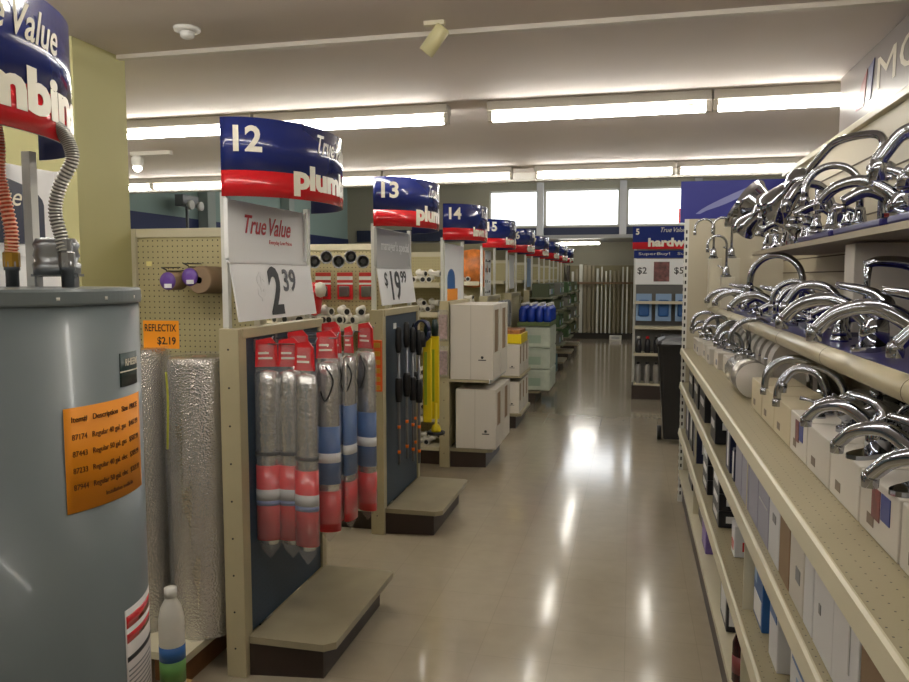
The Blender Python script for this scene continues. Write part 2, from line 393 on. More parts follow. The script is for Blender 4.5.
def price_frame(k, y0):
    names = {0: 'white sign frame with a dark rounded poster behind the braided hoses', 1: 'white price sign frame reading $2.39 under the header numbered 12', 2: 'white price sign frame reading $19.99 under the header numbered 13',
             3: 'white poster with a blue arch and orange foot under the header numbered 14', 4: 'tall white poster with black scribble under the header numbered 15'}
    lab = names.get(k, 'narrow poster under the header numbered %s' % NUM[k])
    t = thing('price_sign', lab, 'price sign', (XE - .045 - (.1 if k == 0 else 0), y0 + (.3 if k == 0 else .03), 0), group='price signs under the headers')
    u, n = (0, 1, 0), None
    fy0, fy1 = -.06, .66
    if k < 3:
        MB().box(-.006, .0, fy0, fy1, 1.665, 1.9, bev=.002).box(0, .012, fy0, fy0 + .012, 1.665, 1.9).box(0, .012, fy1 - .012, fy1, 1.665, 1.9).box(0, .012, fy0, fy1, 1.655, 1.672).build('upper_card', CARD if k != 2 else CARDGREY, t)
        MB().prism([(0, fy0 + .02, 1.655), (.03, fy0 + .03, 1.425), (.036, fy0 + .03, 1.425), (.006, fy0 + .02, 1.655)], (0, fy1 - fy0 + .02, 0)).build('lower_card', CARD, t)
        lf = lambda oy, oz: (lambda a, b, w: Vector((.007 + (1.655 - oz - b) * .1304 + w, fy0 + .03 + oy + a, oz + b)))
        if k == 1:
            text('brand_lettering', 'True Value', flat((.001, .09, 1.775), u, (0, 0, 1)), .42, .075, REDINK, t, bold=.012, shear=.35, wordy=.5)
            text('slogan_lettering', 'Everyday Low Prices', flat((.001, .3, 1.735), u, (0, 0, 1)), .22, .022, REDINK, t, bold=.0)
            text('dollar_lettering', '$', lf(.18, 1.5), .07, .12, M('pale_ink', (236, 236, 236), .4), t, bold=.03)
            text('price_lettering', '2', lf(.28, 1.44), .12, .205, BLACK, t, bold=.03)
            text('cents_lettering', '39', lf(.42, 1.535), .13, .1, M('soft_ink', (84, 84, 90), .5), t, bold=.02)
        elif k == 2:
            text('slogan_lettering', "manager's special", flat((.001, .05, 1.75), u, (0, 0, 1)), .6, .08, M('bright_ink', (245, 245, 245), .4), t, bold=.02)
            text('dollar_lettering', '$', lf(.1, 1.53), .06, .1, BLACK, t, bold=.01)
            text('price_lettering', '19', lf(.22, 1.45), .2, .19, BLACK, t, bold=.02)
            text('cents_lettering', '99', lf(.44, 1.56), .13, .08, BLACK, t, bold=.02)
        else:
            pts = [(0.002, .08, 1.69), (0.002, .6, 1.69), (.002, .6, 1.8)] + [(.002, .6 - .26 * (1 - math.cos(a * PI / 2 / 8)), 1.8 + .07 * math.sin(a * PI / 2 / 8)) for a in range(9)] + [(.002, .08, 1.87)]
            MB().prism(pts, (.002, 0, 0)).build('poster', M('dark_poster', (66, 70, 88), .2, coat=.5), t)
            text('brand_lettering', 'True Value', flat((.0045, .2, 1.79), u, (0, 0, 1)), .32, .05, LETTER, t, bold=.0, shear=.35, wordy=.5)
    elif k == 3:
        MB().box(-.004, .0, -.02, .68, 1.38, 1.88).build('board', CARD, t)
        MB().box(0, .003, .06, .44, 1.4, 1.5).build('orange_patch', ORANGE, t)
        MB().prism([(0, .06, 1.5), (0, .34, 1.5), (0, .34, 1.58)] + [(0, .2 + .14 * math.cos(a * PI / 8), 1.58 + .09 * math.sin(a * PI / 8)) for a in range(9)] + [(0, .06, 1.58)], (.003, 0, 0)).build('blue_arch', BLUEP, t)
    elif k == 4:
        MB().box(-.004, .0, .05, .4, 1.4, 1.88).build('board', CARD, t)
        mb = MB()
        for q in range(12): yy = .08 + (q % 3) * .1; zz = 1.43 + (q // 3) * .11; mb.box(0, .002, yy, yy + random.uniform(.03, .08), zz, zz + random.uniform(.01, .05))
        mb.build('black_print', BLACK, t)
    else:
        MB().box(-.004, .0, .05, .45, 1.45, 1.88).build('board', random.choice([CARD, CARDGREY, LBLUE]), t)
    return t
def endcap(k, y0, panel=True):
    t = thing('endcap_rack', 'end panel and low deck of the rack under the header numbered %s' % NUM[k], 'endcap rack', (XE, y0, 0), group='endcap racks along the aisle')
    mb = MB().mat(BEIGE).box(-.085, -.0, -.03, .03, 0, 1.4, bev=.003).mat(BLACK)
    for z in range(9): mb.lathe([(.004, -.032), (.004, -.0298)], o=(-.045, 0, .12 + z * .15), axis='y', n=8)
    mb.build('upright', None, t)
    MB().box(-.085, -.0, PW - .03, PW + .02, 0, 1.4, bev=.003).build('upright', BEIGE, t)
    B('end_panel', (-.03, -.012, .03, PW - .03, .16, 1.36), BLUEPANEL if k in (1, 2) else PEGY, t)
    MB().box(-.05, .004, .0, PW, 1.36, 1.4, bev=.003).build('top_rail', BEIGE, t)
    # kick base and deck
    MB().prism([(.0, .0, 0), (.30, .04, 0), (.30, PW - .04, 0), (.0, PW, 0)], (0, 0, .135)).build('kick_base', BROWN, t)
    MB().prism([(.0, -.005, .135), (.32, -.005, .135), (.36, .03, .135), (.36, PW - .02, .135), (.34, PW, .135), (0, PW, .135)], (0, 0, .028)).build('base_deck', DECKM, t)
    return t
for k, y0 in enumerate(YS):
    aisle_sign(k, y0)
    if k <= 6: price_frame(k, y0)
    if k: endcap(k, y0)

# ------------------------------------------------------------------ gondola rows going left
def gondola(k, y0, x0, x1, peg=PEGX, zs=(1.3, 1.0, .7, .4), label='', base=True):
    yc = y0 + .42
    t = thing('gondola_shelving', label or 'double sided shelving row behind the rack numbered %s' % NUM[k], 'shelving', ((x0 + x1) / 2, yc, 0), group='shelving rows')
    h = (x1 - x0) / 2
    MB().box(-h, h, -.012, .012, .1, 1.78).build('back_panel', peg, t)
    B('top_rail', (-h, h, -.02, .02, 1.78, 1.82), CREAM, t)
    n = max(2, int(round(2 * h / 1.2)) + 1)
    for i in range(n):
        x = -h + 2 * h * i / (n - 1); B('upright', (x - .015, x + .015, -.03, .03, 0, 1.82), CREAM, t)
    f = .36 if base else .03
    B('kick_base', (-h, h, -f, f, 0, .12), BROWN, t)
    B('base_deck', (-h, h, -f - .02, f + .02, .12, .15), CREAM, t)
    for z in zs:
        MB().box(-h, h, -.34, -.02, z - .025, z).box(-h, h, -.345, -.34, z - .04, z + .004).build('shelf', CREAM, t)
    return t
gondola(1, YS[1] + .02, -2.24, -1.62, zs=(), base=False, label='bare tan pegboard run between the olive pillar and the rack numbered 12')
gondola(1, YS[1] + .02, -5.2, -2.9, zs=(1.3, .7), label='shelving run to the left of the olive pillar')
for k in range(2, 10): gondola(k, YS[k], -5.2, XE - .11, zs=(1.3, 1.0, .7, .4) if k == 2 else (1.55, 1.3, 1.0, .7, .4))

# pipe fittings and packages on the rows
elbow = thing('pipe_elbow', '', 'pipe fitting')
MB().tube(curve([(0, -.06, .0), (0, -.01, 0), (.01, .03, .01), (.045, .045, .02)], 5), [.022] * 16, 12).build('fitting_body', PVC, elbow)
MB().lathe([(.027, -.075), (.027, -.045), (.016, -.045), (.016, -.074)], axis='y', n=14).build('socket', PVC, elbow)
MB().lathe([(.019, -.0762), (.019, -.0752)], axis='y', n=12).build('bore', BLACKP, elbow)
strainer = thing('sink_strainer', '', 'sink strainer')
MB().lathe([(.018, .04), (.02, .0), (.04, -.03), (.045, -.035), (.04, -.035), (.02, -.005), (0, 0)], axis='y', n=18).build('strainer_cup', STEEL, strainer)
MB().lathe([(.0, -.03), (.038, -.03)], axis='y', n=18).build('rubber_disc', BLACKP, strainer)
blister = thing('blister_pack', '', 'blister pack')
MB().box(-.055, .055, -.004, 0, -.16, .02, bev=.001).build('backing_card', REDP, blister)
MB().box(-.055, .055, -.0055, -.004, -.03, -.005).box(-.055, .055, -.0055, -.004, -.06, -.048).build('white_stripes', CARD, blister)
MB().box(-.035, .035, -.03, -.004, -.14, -.07, bev=.008).build('bubble', M('grey_metal_part', (120, 118, 116), .3, .8), blister)
for k, (xa, xb, nrow) in {2: (-2.25, -1.62, 1), 3: (-1.85, -1.62, 1), 4: (-1.8, -1.62, 1)}.items():
    yc = YS[k] + .42; y = yc - .012
    where = {2: 'row between racks 12 and 13', 3: 'row behind the drain tool rack', 4: 'row behind the tall white carton rack'}[k]
    if k == 2:
        for i in range(7):
            use(strainer, (xa + .03 + i * .085, y - .08, 1.73 - .03 * (i % 2 == 0)), 'round black sink strainer hung high behind the $2.39 sign rack, %s from the left' % ORD[i], group='sink strainers')
        for i in range(4):
            use(blister, (xa + .08 + i * .155, y - .05, 1.61 if i else 1.6), 'red carded blister pack on pegboard between racks 12 and 13, %s from the left' % ORD[i], group='red blister packs')
        p = use(blister, (xa + .07, y - .22, 1.5), 'red carded blister pack hanging out from the pegboard between the racks numbered 12 and 13', scale=1.1, group='red blister packs')
    zn = {1.55: 'top', 1.3: 'upper', 1.0: 'middle', .7: 'lower', .4: 'second lowest', .15: 'lowest'}
    for z in (1.3, 1.0, .7, .4, .15) + ((1.55,) if k > 2 else ()):
        n = int((xb - xa) / .06)
        for i in range(n):
            rz = random.uniform(-.5, .5)
            use(elbow, (xa + .03 + i * .06, y - .24, z + .029), 'white pipe fitting on the %s shelf, ' % zn[z] + where, rz=rz, group='pipe fittings %s %s' % (zn[z], k))
            if i % 2 == 0: use(elbow, (xa + .06 + i * .06, y - .2, z + .078), 'white pipe fitting on the %s shelf, ' % zn[z] + where, rz=rz + 1, group='pipe fittings %s %s' % (zn[z], k))
t = thing('glove_bundle', 'red and black rubber gloves bundle hanging between the racks numbered 12 and 13', 'gloves', (-2.0, YS[2] + .12, 1.47))
MB().lathe([(.0, -.09), (.05, -.08), (.062, 0), (.05, .07), (0, .09)], o=(-.07, 0, 0), n=12).build('black_part', M('dark_green_rubber', (36, 50, 44), .6), t)
MB().lathe([(.0, -.12), (.04, -.1), (.055, 0), (.06, .07), (0, .1)], o=(.03, -.02, 0), n=12).build('red_part', REDP, t)
MB().lathe([(.0, -.05), (.03, -.04), (.04, 0), (.03, .04), (0, .05)], o=(.08, -.04, .05), n=12).build('white_part', PVC, t)

t = thing('snack_bag', 'orange and yellow printed bag on the shelving behind the rack numbered 14', 'bag', at(398 + 76 - 0, 288, Y=YS[4] + .2))
MB().lathe([(.0, -.0), (.13, .02), (.15, .2), (.13, .4), (0, .42)], n=14, mtx=Matrix.Diagonal((1, .4, 1))).build('bag_body', M('orange_bag', (196, 112, 44), .4, noise=(14, .6)), t)

# ------------------------------------------------------------------ things at the olive pillar / row 12
yp = YS[1] + .44 - .012
for i, (px, py, d) in enumerate(((168, 281, .17), (190, 277, .17))):
    p = at(px, py, Y=yp - d)
    t = thing('tape_roll', 'purple-faced tape roll on a peg hook, %s of the two' % ('left', 'right')[i], 'tape roll', p, group='tape rolls on hooks')
    MB().lathe([(.04, -.0), (.04, .09)], axis='y', n=24).build('roll_body', CARDBROWN, t)
    MB().lathe([(.01, -.003), (.038, -.003), (.038, 0)], axis='y', n=24).build('purple_face', M('purple_label', (110, 76, 160), .3), t)
    MB().box(-.015, .02, -.006, -.004, -.03, -.012).build('price_tag', CARD, t)
    h = thing('peg_hook', 'black wire peg hook with a tape roll, %s of the two' % ('left', 'right')[i], 'hook', (p.x, p.y, p.z), group='peg hooks')
    MB().tube([(-.05, d, .06), (-.03, .0, .058), (0, -.01, .048)], .003, 6).tube([(-.02, d, .048), (0, .09, .043), (0, -.01, .043)], .003, 6).build('wire', BLACKP, h)
B('tag_holder', (0, .025, -.004, 0, 0, .02), M('pale_yellow_tag', (226, 214, 140), .5), None).location = at(147, 266, Y=yp - .16)
tag(bpy.data.objects['tag_holder'], 'small pale yellow price tag at the tip of the left peg hook', 'price tag')
p = at(209, 280, Y=yp - .09)
t = thing('cardboard_roll', 'brown cylinder lying on hooks behind the first white post', 'roll', p); MB().lathe([(.055, -.08), (.06, -.07), (.06, .08)], axis='y', n=24).build('roll_body', CARDBROWN, t); MB().lathe([(0, -.081), (.015, -.081)], axis='y', n=12).build('core', M('dark_core', (90, 70, 54), .7), t)
p = at(144, 348, Y=yp - .35)
t = thing('paper_sign', 'orange paper sign reading REFLECTIX $2.19 above the silver rolls', 'paper sign', p)
B('sheet', (0, .165, -.001, 0, 0, .115), ORANGE, t)
text('word_lettering', 'REFLECTIX', flat((.008, -.001, .07), (1, 0, 0), (0, 0, 1)), .145, .03, BLACK, t, bold=.01)
text('price_lettering', '$2.19', flat((.065, -.001, .012), (1, 0, 0), (0, 0, 1)), .085, .036, BLACK, t, bold=.02)
B('stake', (.05, .062, -.0, .01, -.25, .03), WOOD, t)
# pallet and silver rolls
t = thing('pallet', 'low wooden pallet with a pale board top under the silver rolls', 'pallet', (-2.0, 2.62, 0))
MB().box(-.35, .36, -.12, .4, .12, .15).build('board_top', CREAM, t)
for x in (-.33, .18): MB().box(x, x + .14, -.06, .35, 0, .12).build('wood_block', WOOD, t)
def bigroll(x, y, r, h, lab):
    t = thing('insulation_roll', lab, 'insulation roll', (x, y, .15), group='silver insulation rolls')
    MB().lathe([(.03, 0), (r * .97, 0), (r, .01), (r, h - .02), (r * .96, h), (.03, h)], n=40).build('foil_body', FOIL, t)
    MB().lathe([(.028, .0), (.028, h + .004), (.02, h + .004), (.02, h - .05)], n=14).build('core', CARDBROWN, t)
    mb = MB(); n = 30; zs = [0, h * .25, h * .5, h * .75, h * .95, h + .01]; rings = []
    for j, z in enumerate(zs):
        rings.append([mb.bm.verts.new(((r * 1.03 + .012 * math.sin(i * 2.3 + j) + (.02 * (1 - abs(j - 2.5) / 2.5))) * math.cos(2 * PI * i / n), (r * 1.03 + .01 * math.sin(i * 1.7 + j * 2)) * math.sin(2 * PI * i / n), z)) for i in range(n)])
    for j in range(len(zs) - 1):
        for i in range(n): f = mb.bm.faces.new((rings[j][i], rings[j][(i + 1) % n], rings[j + 1][(i + 1) % n], rings[j + 1][i])); f.smooth = True
    mb.build('plastic_wrap', PLAST, t)
bigroll(-1.695, 2.74, .125, 1.13, 'tall silver bubble foil roll beside the first rack, right of the two')
bigroll(-1.98, 2.72, .13, 1.16, 'tall silver bubble foil roll half hidden by the water heater')
t = thing('yellow_strap', 'thin yellow strap hanging in front of the tall silver roll', 'strap', at(166, 372, Y=2.56)); MB().tube(curve([(0, 0, 0), (.004, .0, -.12), (-.004, 0, -.3)], 6), .004, 6).build('strap_body', M('yellow_green', (170, 170, 50), .5), t)

# ------------------------------------------------------------------ water heater
HX, HY, HR, HT = -1.405, 1.47, .285, 1.575
t = thing('water_heater', 'grey upright water heater tank standing under the left curved header', 'water heater', (HX, HY, 0))
HG = M('heater_grey', (112, 121, 124), .35, coat=.2, noise=(2, .04))
MB().lathe([(HR * .96, 0.03), (HR, .05), (HR, HT - .035)], n=72).build('tank', HG, t)
MB().lathe([(HR + .004, HT - .035), (HR + .006, HT - .03), (HR + .006, HT - .006), (HR + .003, HT), (.0, HT + .003)], n=120, smooth=False).build('top_lid', HG, t)
MB().lathe([(HR * .9, 0), (HR * .9, .04)], n=40).build('foot_ring', BLACKP, t)
def onheater(ang0, z0):
    """surface mapping on the tank: ang0 in degrees of the left edge as seen from the camera side, u runs to the right"""
    return lambda u, v, w: Vector(((HR + w) * math.cos(math.radians(ang0) + u / HR), (HR + w) * math.sin(math.radians(ang0) + u / HR), z0 + v))
def patch(name, ang0, z0, W, H, mat, off, skew=0, lab=None, par=None):
    mb = MB(); n = 14; R = []
    for i in range(n + 1):
        u = W * i / n; f0 = onheater(ang0, z0 + skew * u)
        R.append([mb.bm.verts.new(f0(u, vv, ww)) for vv, ww in ((0, off - .001), (0, off), (H, off), (H, off - .001))])
    for i in range(n):
        for j in range(4): f = mb.bm.faces.new((R[i][j], R[i + 1][j], R[i + 1][(j + 1) % 4], R[i][(j + 1) % 4])); f.smooth = j == 1
    mb.bm.faces.new(R[0]); mb.bm.faces.new(R[-1][::-1])
    return mb.build(name, mat, par or t, lab)
heater = t
# directions: camera lies towards angle atan2(-HY,-HX)
bd = patch('maker_badge', 3, 1.352, .085, .076, M('dark_green_badge', (24, 52, 48), .4), .0015)
text('badge_lettering', 'RHEEM', (lambda g: lambda u, v, w: g(u, v, w + .0018))(onheater(7, 1.398)), .06, .016, LETTER, bd, bold=.02)
patch('badge_line', 3, 1.384, .085, .003, LETTER, .0022, par=bd)
wl = patch('warning_label', 0, .54, .15, .295, M('warning_white', (206, 200, 198), .5), .0015)
patch('warning_red', .8, .79, .14, .03, SIGNRED, .0019, par=wl)
patch('warning_red', .8, .755, .14, .022, SIGNRED, .0019, par=wl)
patch('warning_black', .8, .71, .14, .012, BLACK, .0019, par=wl)
for q in range(9): patch('warning_print', 1.5, .59 + q * .012, .12, .004, GREYP, .0019, par=wl)
for q in range(5): patch('bolt', -50 + q * 22, HT - .024, .007, .007, WHITE, .0068)
N1 = Vector((-1.385, 1.475, HT)); N2 = Vector((-1.262, 1.505, HT))
for N in (N1, N2): MB().lathe([(.014, 0), (.014, .04), (.017, .04), (.017, .06)], o=N - Vector((HX, HY, 0)), n=14).build('pipe_nipple', STEEL, t)
MB().lathe([(.05, .03), (.052, .055), (.044, .062), (.05, .075), (.046, .09), (.05, .1), (.042, .115)], o=(.085, .07, HT), n=28).build('draft_hood', STEEL, t)
MB().box(.02, .15, .06, .08, HT + .026, HT + .032).box(.03, .036, .06, .08, HT, HT + .03).box(.13, .136, .06, .08, HT, HT + .03).build('hood_bracket', STEEL, t)
# orange price sheet on the tank (top-level, own origin)
t = thing('price_sheet', 'orange paper price sheet taped round the grey water heater', 'paper sign', (HX, HY, 0))
a0 = -27; W = .235; SK = .02
sh = patch('sheet', a0, 1.1, W, .225, ORANGE, .003, skew=SK, par=t)
def hl(a, du, z): 
    g0 = onheater(a, 0); return lambda u, v, w: g0(u + du, v + z + SK * (u + du), w + .0035)
INK = M('brown_ink', (92, 48, 12), .6)
text('heading_lettering', 'Item#   Description   Size  PRICE', hl(a0, .015, 1.29), .2, .016, INK, sh, bold=.012, cut=10)
for q, s in enumerate(('87174   Regular 40 gal. gas   $467.99', '87443   Regular 50 gal. gas   $507.99', '87233   Regular 40 gal. elec   $309.99', '87944   Regular 50 gal. elec   $359.99')):
    text('row_lettering', s, hl(a0, .015, 1.252 - q * .036), .2, .016, INK, sh, bold=.0, cut=10)
text('foot_lettering', 'Installation available', hl(a0, .09, 1.12), .09, .009, INK, sh, bold=.0, cut=6)
# hoses
def hose(pts, mat, mat2, nm, lab, N, fit):
    t = thing(nm, lab, 'hose', N + Vector((0, 0, .06)))
    c = curve([Vector((0, 0, 0))] + [Vector(p) - t.location for p in pts], 30)
    rad = [.0125 + .003 * (1 if i % 4 < 2 else 0) for i in range(len(c))]
    o = MB().tube(c, rad, 14).build('braided_hose', mat, t); o.data.materials.append(mat2)
    for pl in o.data.polygons: pl.material_index = 1 if (pl.index // 14) % 4 < 2 and pl.index < (len(c) - 1) * 14 else 0
    MB().lathe([(.018, -.012), (.018, .02), (.013, .024), (.013, .05)], n=8, smooth=False).build('end_nut', fit, t)
COPPER = M('red_copper_braid', (220, 92, 62), .35, .5, noise=(160, .5)); BRASS = M('brass', (190, 150, 70), .3, 1.)
def hp(N, pts):
    return [N + Vector((dx * .00225 * .974, dx * .00225 * .227, (290 - py) * .00232)) for dx, py in pts]
hose(hp(N1, [(0, 258), (1, 235), (-4, 205), (-9, 180), (-8, 155), (-10, 135), (-14, 122)]), COPPER, M('pale_copper_ring', (244, 190, 160), .3, .5), 'flexible_hose', 'red copper braided hose rising from the water heater', N1, BRASS)
hose(hp(N2, [(0, 262), (-5, 240), (-10, 215), (-4, 190), (9, 166), (7, 150), (0, 138), (-10, 130)]), M('grey_braid', (128, 126, 120), .35, .7), M('pale_steel_ring', (206, 204, 196), .3, .5), 'flexible_hose', 'grey steel corrugated hose rising from the water heater', N2, STEEL)
# white jug beside heater
p = at(172, 640, Y=2.2)
t = thing('carton_stand', 'plain carton on the floor under the white jug', 'carton', (p.x, 2.2, 0)); MB().box(-.08, .06, -.08, .1, 0, .18, bev=.004).build('carton_body', CARDBROWN, t); B('packing_tape', (-.02, .01, -.081, .101, .179, .1815), M('tan_tape', (170, 140, 90), .3), t)
t = thing('white_jug', 'white plastic jug with a green and blue label beside the water heater', 'jug', (p.x, 2.2, .182))
MB().lathe([(.036, 0), (.042, .01), (.042, .27), (.034, .31), (.02, .335), (.018, .35)], n=24).build('jug_body', PVC, t)
MB().lathe([(.021, .345), (.021, .375), (.0, .377)], n=16).build('cap', WHITE, t)
MB().lathe([(.0425, .05), (.0425, .13)], n=24).build('green_label', GREEN, t)
MB().lathe([(.0428, .13), (.0428, .18)], n=24).build('blue_label', BLUEP, t)

# ------------------------------------------------------------------ hanging bags on rack 12
def bag(style):
    t = thing('foil_pipe_wrap', '', 'foil wrap', group='hanging bags of foil wrap')
    L = .75; fl = Matrix.Diagonal((1., .62, 1.)) if style != 'thin' else Matrix.Diagonal((.45, 1, 1))
    body = FOILS
    MB().lathe([(.0, -L), (.03, -L + .01), (.044, -L + .04), (.045, -.1), (.04, -.05), (.0, -.04)], n=20, mtx=fl).build('foil_roll', body, t)
    mb = MB().lathe([(.002, -L - .05), (.03, -L - .015), (.05, -L + .04), (.051, -.1), (.045, -.05), (.03, 0), (.03, .06)], n=18, mtx=fl); mb.build('plastic_bag', PLAST, t)
    lo = {'red': (REDP, -L + .03, -L + .33), 'blue': (BLUEP, -L + .2, -L + .44), 'thin': (BLUEP, -L + .2, -L + .5)}[style]
    MB().lathe([(.0475, lo[1]), (.0475, lo[2])], n=20, mtx=fl).build('printed_label', lo[0], t)
    if style == 'red':
        MB().lathe([(.0482, -L + .19), (.0482, -L + .235)], n=20, mtx=fl).build('photo_patch', CARDGREY, t)
        MB().lathe([(.0482, -L + .17), (.0482, -L + .19)], n=20, mtx=fl).build('blue_strip', M('muted_blue', (110, 120, 160), .4), t)
        MB().lathe([(.0485, -L + .37), (.0485, -L + .385)], n=20, mtx=fl).build('black_band', BLACKP, t)
    else:
        MB().lathe([(.048, -L + .29), (.048, -L + .33)], n=20, mtx=fl).build('white_patch', CARD, t)
        MB().lathe([(.0475, -L + .0), (.0475, -L + .17)], n=20, mtx=fl).build('red_label', REDP, t)
        MB().tube(curve([(.0, -.034, -.06), (.03, -.04, -.12), (.0, -.038, -.2), (-.02, -.036, -.16)], 6), .003, 6).build('cable_tie', BLACKP, t)
    w = .042 if style != 'thin' else .02
    MB().prism([(-w, -.004, -.03), (w, -.004, -.03), (w * .9, -.004, .06), (w * .4, -.004, .085), (-w * .9, -.004, .075)], (0, .006, 0)).build('header_card', REDP, t)
    MB().box(-w * .7, w * .5, -.006, -.0045, .0, .008).box(-w * .7, w * .2, -.006, -.0045, .02, .028).build('header_print', LETTER, t)
    return t
bags = {s: bag(s) for s in ('red', 'blue', 'thin')}
zb = 1.32
for i, (x, y, z, s, lab, rz) in enumerate((
    (-1.43, 2.80, 1.27, 'red', 'silver foil bag with red label hanging nearest the slate panel', .35),
    (-1.34, 2.82, 1.27, 'red', 'silver foil bag with red label second from the slate panel', .2),
    (-1.26, 2.79, 1.26, 'red', 'silver foil bag with big red label hanging foremost', -.15),
    (-1.245, 2.98, 1.29, 'blue', 'silver foil bag with blue label and curled tie, right of the foremost red one', .2),
    (-1.37, 2.97, 1.29, 'blue', 'silver foil bag with blue label half hidden behind the foremost bags', .3),
    (-1.25, 3.1, 1.3, 'thin', 'narrow silver bag seen edge-on, left of the two', .1),
    (-1.2, 3.12, 1.3, 'thin', 'narrow silver bag seen edge-on, right of the two', -.1),
    (-1.165, 3.24, 1.31, 'blue', 'silver foil bag with blue label at the right end of the rack', -.4),
    (-1.34, 3.26, 1.31, 'red', 'silver foil bag with red label at the back of the rack', .3))):
    use(bags[s], (x, y, z), lab, rz=rz, scale=(1.1, 1.1, 1.03))
for i, (y, L, z) in enumerate(((2.84, .05, 1.33), (2.80, .26, 1.33), (2.98, .28, 1.34), (3.11, .3, 1.34), (3.25, .34, 1.35))):
    z = min(z, 1.35)
    t = thing('peg_hook', 'wire peg hook on the slate panel carrying foil bags, %s' % ('nearest', 'second', 'third', 'fourth', 'farthest')[i], 'hook', (XE - .01, y, z), group='hooks on the slate panel')
    MB().tube([(0, 0, .0), (L, 0, .005), (L + .01, 0, .03)], .003, 6).box(-.004, .004, -.012, .012, -.03, .02).build('wire', STEEL, t)

# ------------------------------------------------------------------ rack 13: snakes, rods, yellow packs
y0 = YS[2]
rod = thing('drain_auger', '', 'tool', group='rods on the slate panel numbered 13')
MB().tube([(0, 0, -.85), (0, 0, -.12)], .009, 8).build('rod', M('grey_rod', (128, 130, 134), .35, .6), rod)
MB().lathe([(.02, -.45), (.024, -.4), (.024, -.32), (.02, -.3)], n=12).build('grip', BLACKP, rod)
MB().lathe([(.016, -.14), (.022, -.1), (.02, .0), (.012, .02)], n=12).build('grip', BLACKP, rod)
MB().lathe([(.0105, -.62), (.0105, -.6)], n=10).build('orange_band', M('orange_tape', (250, 120, 30), .4), rod)
MB().lathe([(.0105, -.78), (.0105, -.76)], n=10).build('orange_band', MATS['orange_tape'], rod)
for i, (x, y, z) in enumerate(((-1.41, .1, 1.27), (-1.37, .14, 1.3), (-1.36, .24, 1.26), (-1.33, .28, 1.24), (-1.38, .36, 1.28))):
    use(rod, (x, y0 + y, z), 'grey rod with black grips, %s from the left on the rack numbered 13' % ('first', 'second', 'third', 'fourth', 'fifth')[i])
t = thing('hand_pump', 'black and navy coiled tool hanging at the top of the rack numbered 13', 'tool', (-1.32, y0 + .3, 1.25))
for q in range(3): MB().tube([(.05 * math.cos(a * PI / 8), .02 * q, .07 * math.sin(a * PI / 8)) for a in range(17)], .008, 8).build('coil', M('navy_hose', (26, 34, 66), .35), t)
MB().lathe([(.03, -.1), (.035, -.05), (.02, 0)], n=12).build('handle', BLACKP, t)
yel = thing('yellow_pack', '', 'tool pack')
MB().box(-.03, .03, -.012, .012, -.62, -.06, bev=.008).build('pack_body', YELLOW, yel)
MB().box(-.018, .0, -.0135, -.012, -.5, -.15).build('printed_strip', M('yellow_green_print', (150, 170, 40), .4), yel)
MB().lathe([(.022, -.06), (.024, 0), (.015, .05)], n=12).build('handle', M('dark_green_handle', (24, 44, 40), .4), yel)
use(yel, (-1.3, y0 + .38, 1.26), 'long yellow tool pack on the rack numbered 13, left one')
use(yel, (-1.27, y0 + .46, 1.27), 'long yellow tool pack on the rack numbered 13, right one')
t = thing('yellow_plunger', 'yellow and black pump with coiled foot, low on the rack numbered 13', 'tool', (-1.26, y0 + .45, .56))
MB().lathe([(.03, 0), (.035, .02), (.025, .05), (.01, .06), (.01, .2)], n=14).build('yellow_body', YELLOW, t); MB().tube([(.05 * math.cos(a * PI / 8) , .05 * math.sin(a * PI / 8), 0) for a in range(17)], .012, 8).build('black_coil', BLACKP, t)
B('white_tag', (-.001, .0, 0, .06, 0, .035), CARD, None).location = (-1.43, y0 + .06, 1.28)
tag(bpy.data.objects['white_tag'], 'small white tag near the top of the slate panel numbered 13', 'price tag')
pk = thing('orange_pack', '', 'hanging pack')
MB().box(-.03, .03, -.006, .006, -.028, .028, bev=.004).build('pack_card', M('orange_card', (224, 96, 40), .35), pk)
MB().box(-.02, .02, -.009, -.006, -.018, .012, bev=.002).build('product', M('gold_blister', (200, 150, 60), .3, .4), pk)
for i in range(6): use(pk, (XE - .03, y0 - .045, 1.19 - i * .052), 'orange carded pack on the vertical strip, %s from the top' % ('first', 'second', 'third', 'fourth', 'fifth', 'sixth')[i], group='orange packs on a strip')

# ------------------------------------------------------------------ rack 14: big white display cartons
y0 = YS[3]
t = thing('rack_shelf', 'mid shelf carrying the upper white cartons on the rack numbered 14', 'shelf', (XE, y0, .75)); MB().box(0, .34, -.04, PW, -.02, 0).build('shelf_board', BEIGE, t); MB().box(.34, .347, -.04, PW, -.028, .012).build('price_rail', M('bright_rail', (230, 230, 230), .2), t)
def dispbox(h, w, d, col=CARTON):
    t = thing('display_carton', '', 'carton')
    MB().box(0, d - .012, 0, w, 0, h, bev=.003).build('carton_body', col, t)
    MB().box(d - .012, d, 0, w, 0, h * .35).box(d - .012, d, 0, w * .22, h * .35, h).box(d - .012, d, w * .78, w, h * .35, h).box(d - .012, d, w * .22, w * .78, h * .93, h).build('cut_front', col, t)
    MB().box(d - .0125, d - .009, w * .22, w * .78, h * .35, h * .93).build('contents', CARDBROWN, t)
    MB().box(d * .48, d * .485, -.001, .001, 0, h).build('seam', M('seam_grey', (120, 112, 100), .6), t)
    MB().lathe([(0, 0), (.012, .0)], o=(d * .75, -.0015, h * .3), axis='y', n=16).box(d * .66, d * .84, -.002, -.0005, h * .3 - .026, h * .3 - .018).build('printed_logo', BLACK, t)
    return t
db = dispbox(.62, .36, .36); db2 = dispbox(.5, .36, .34)
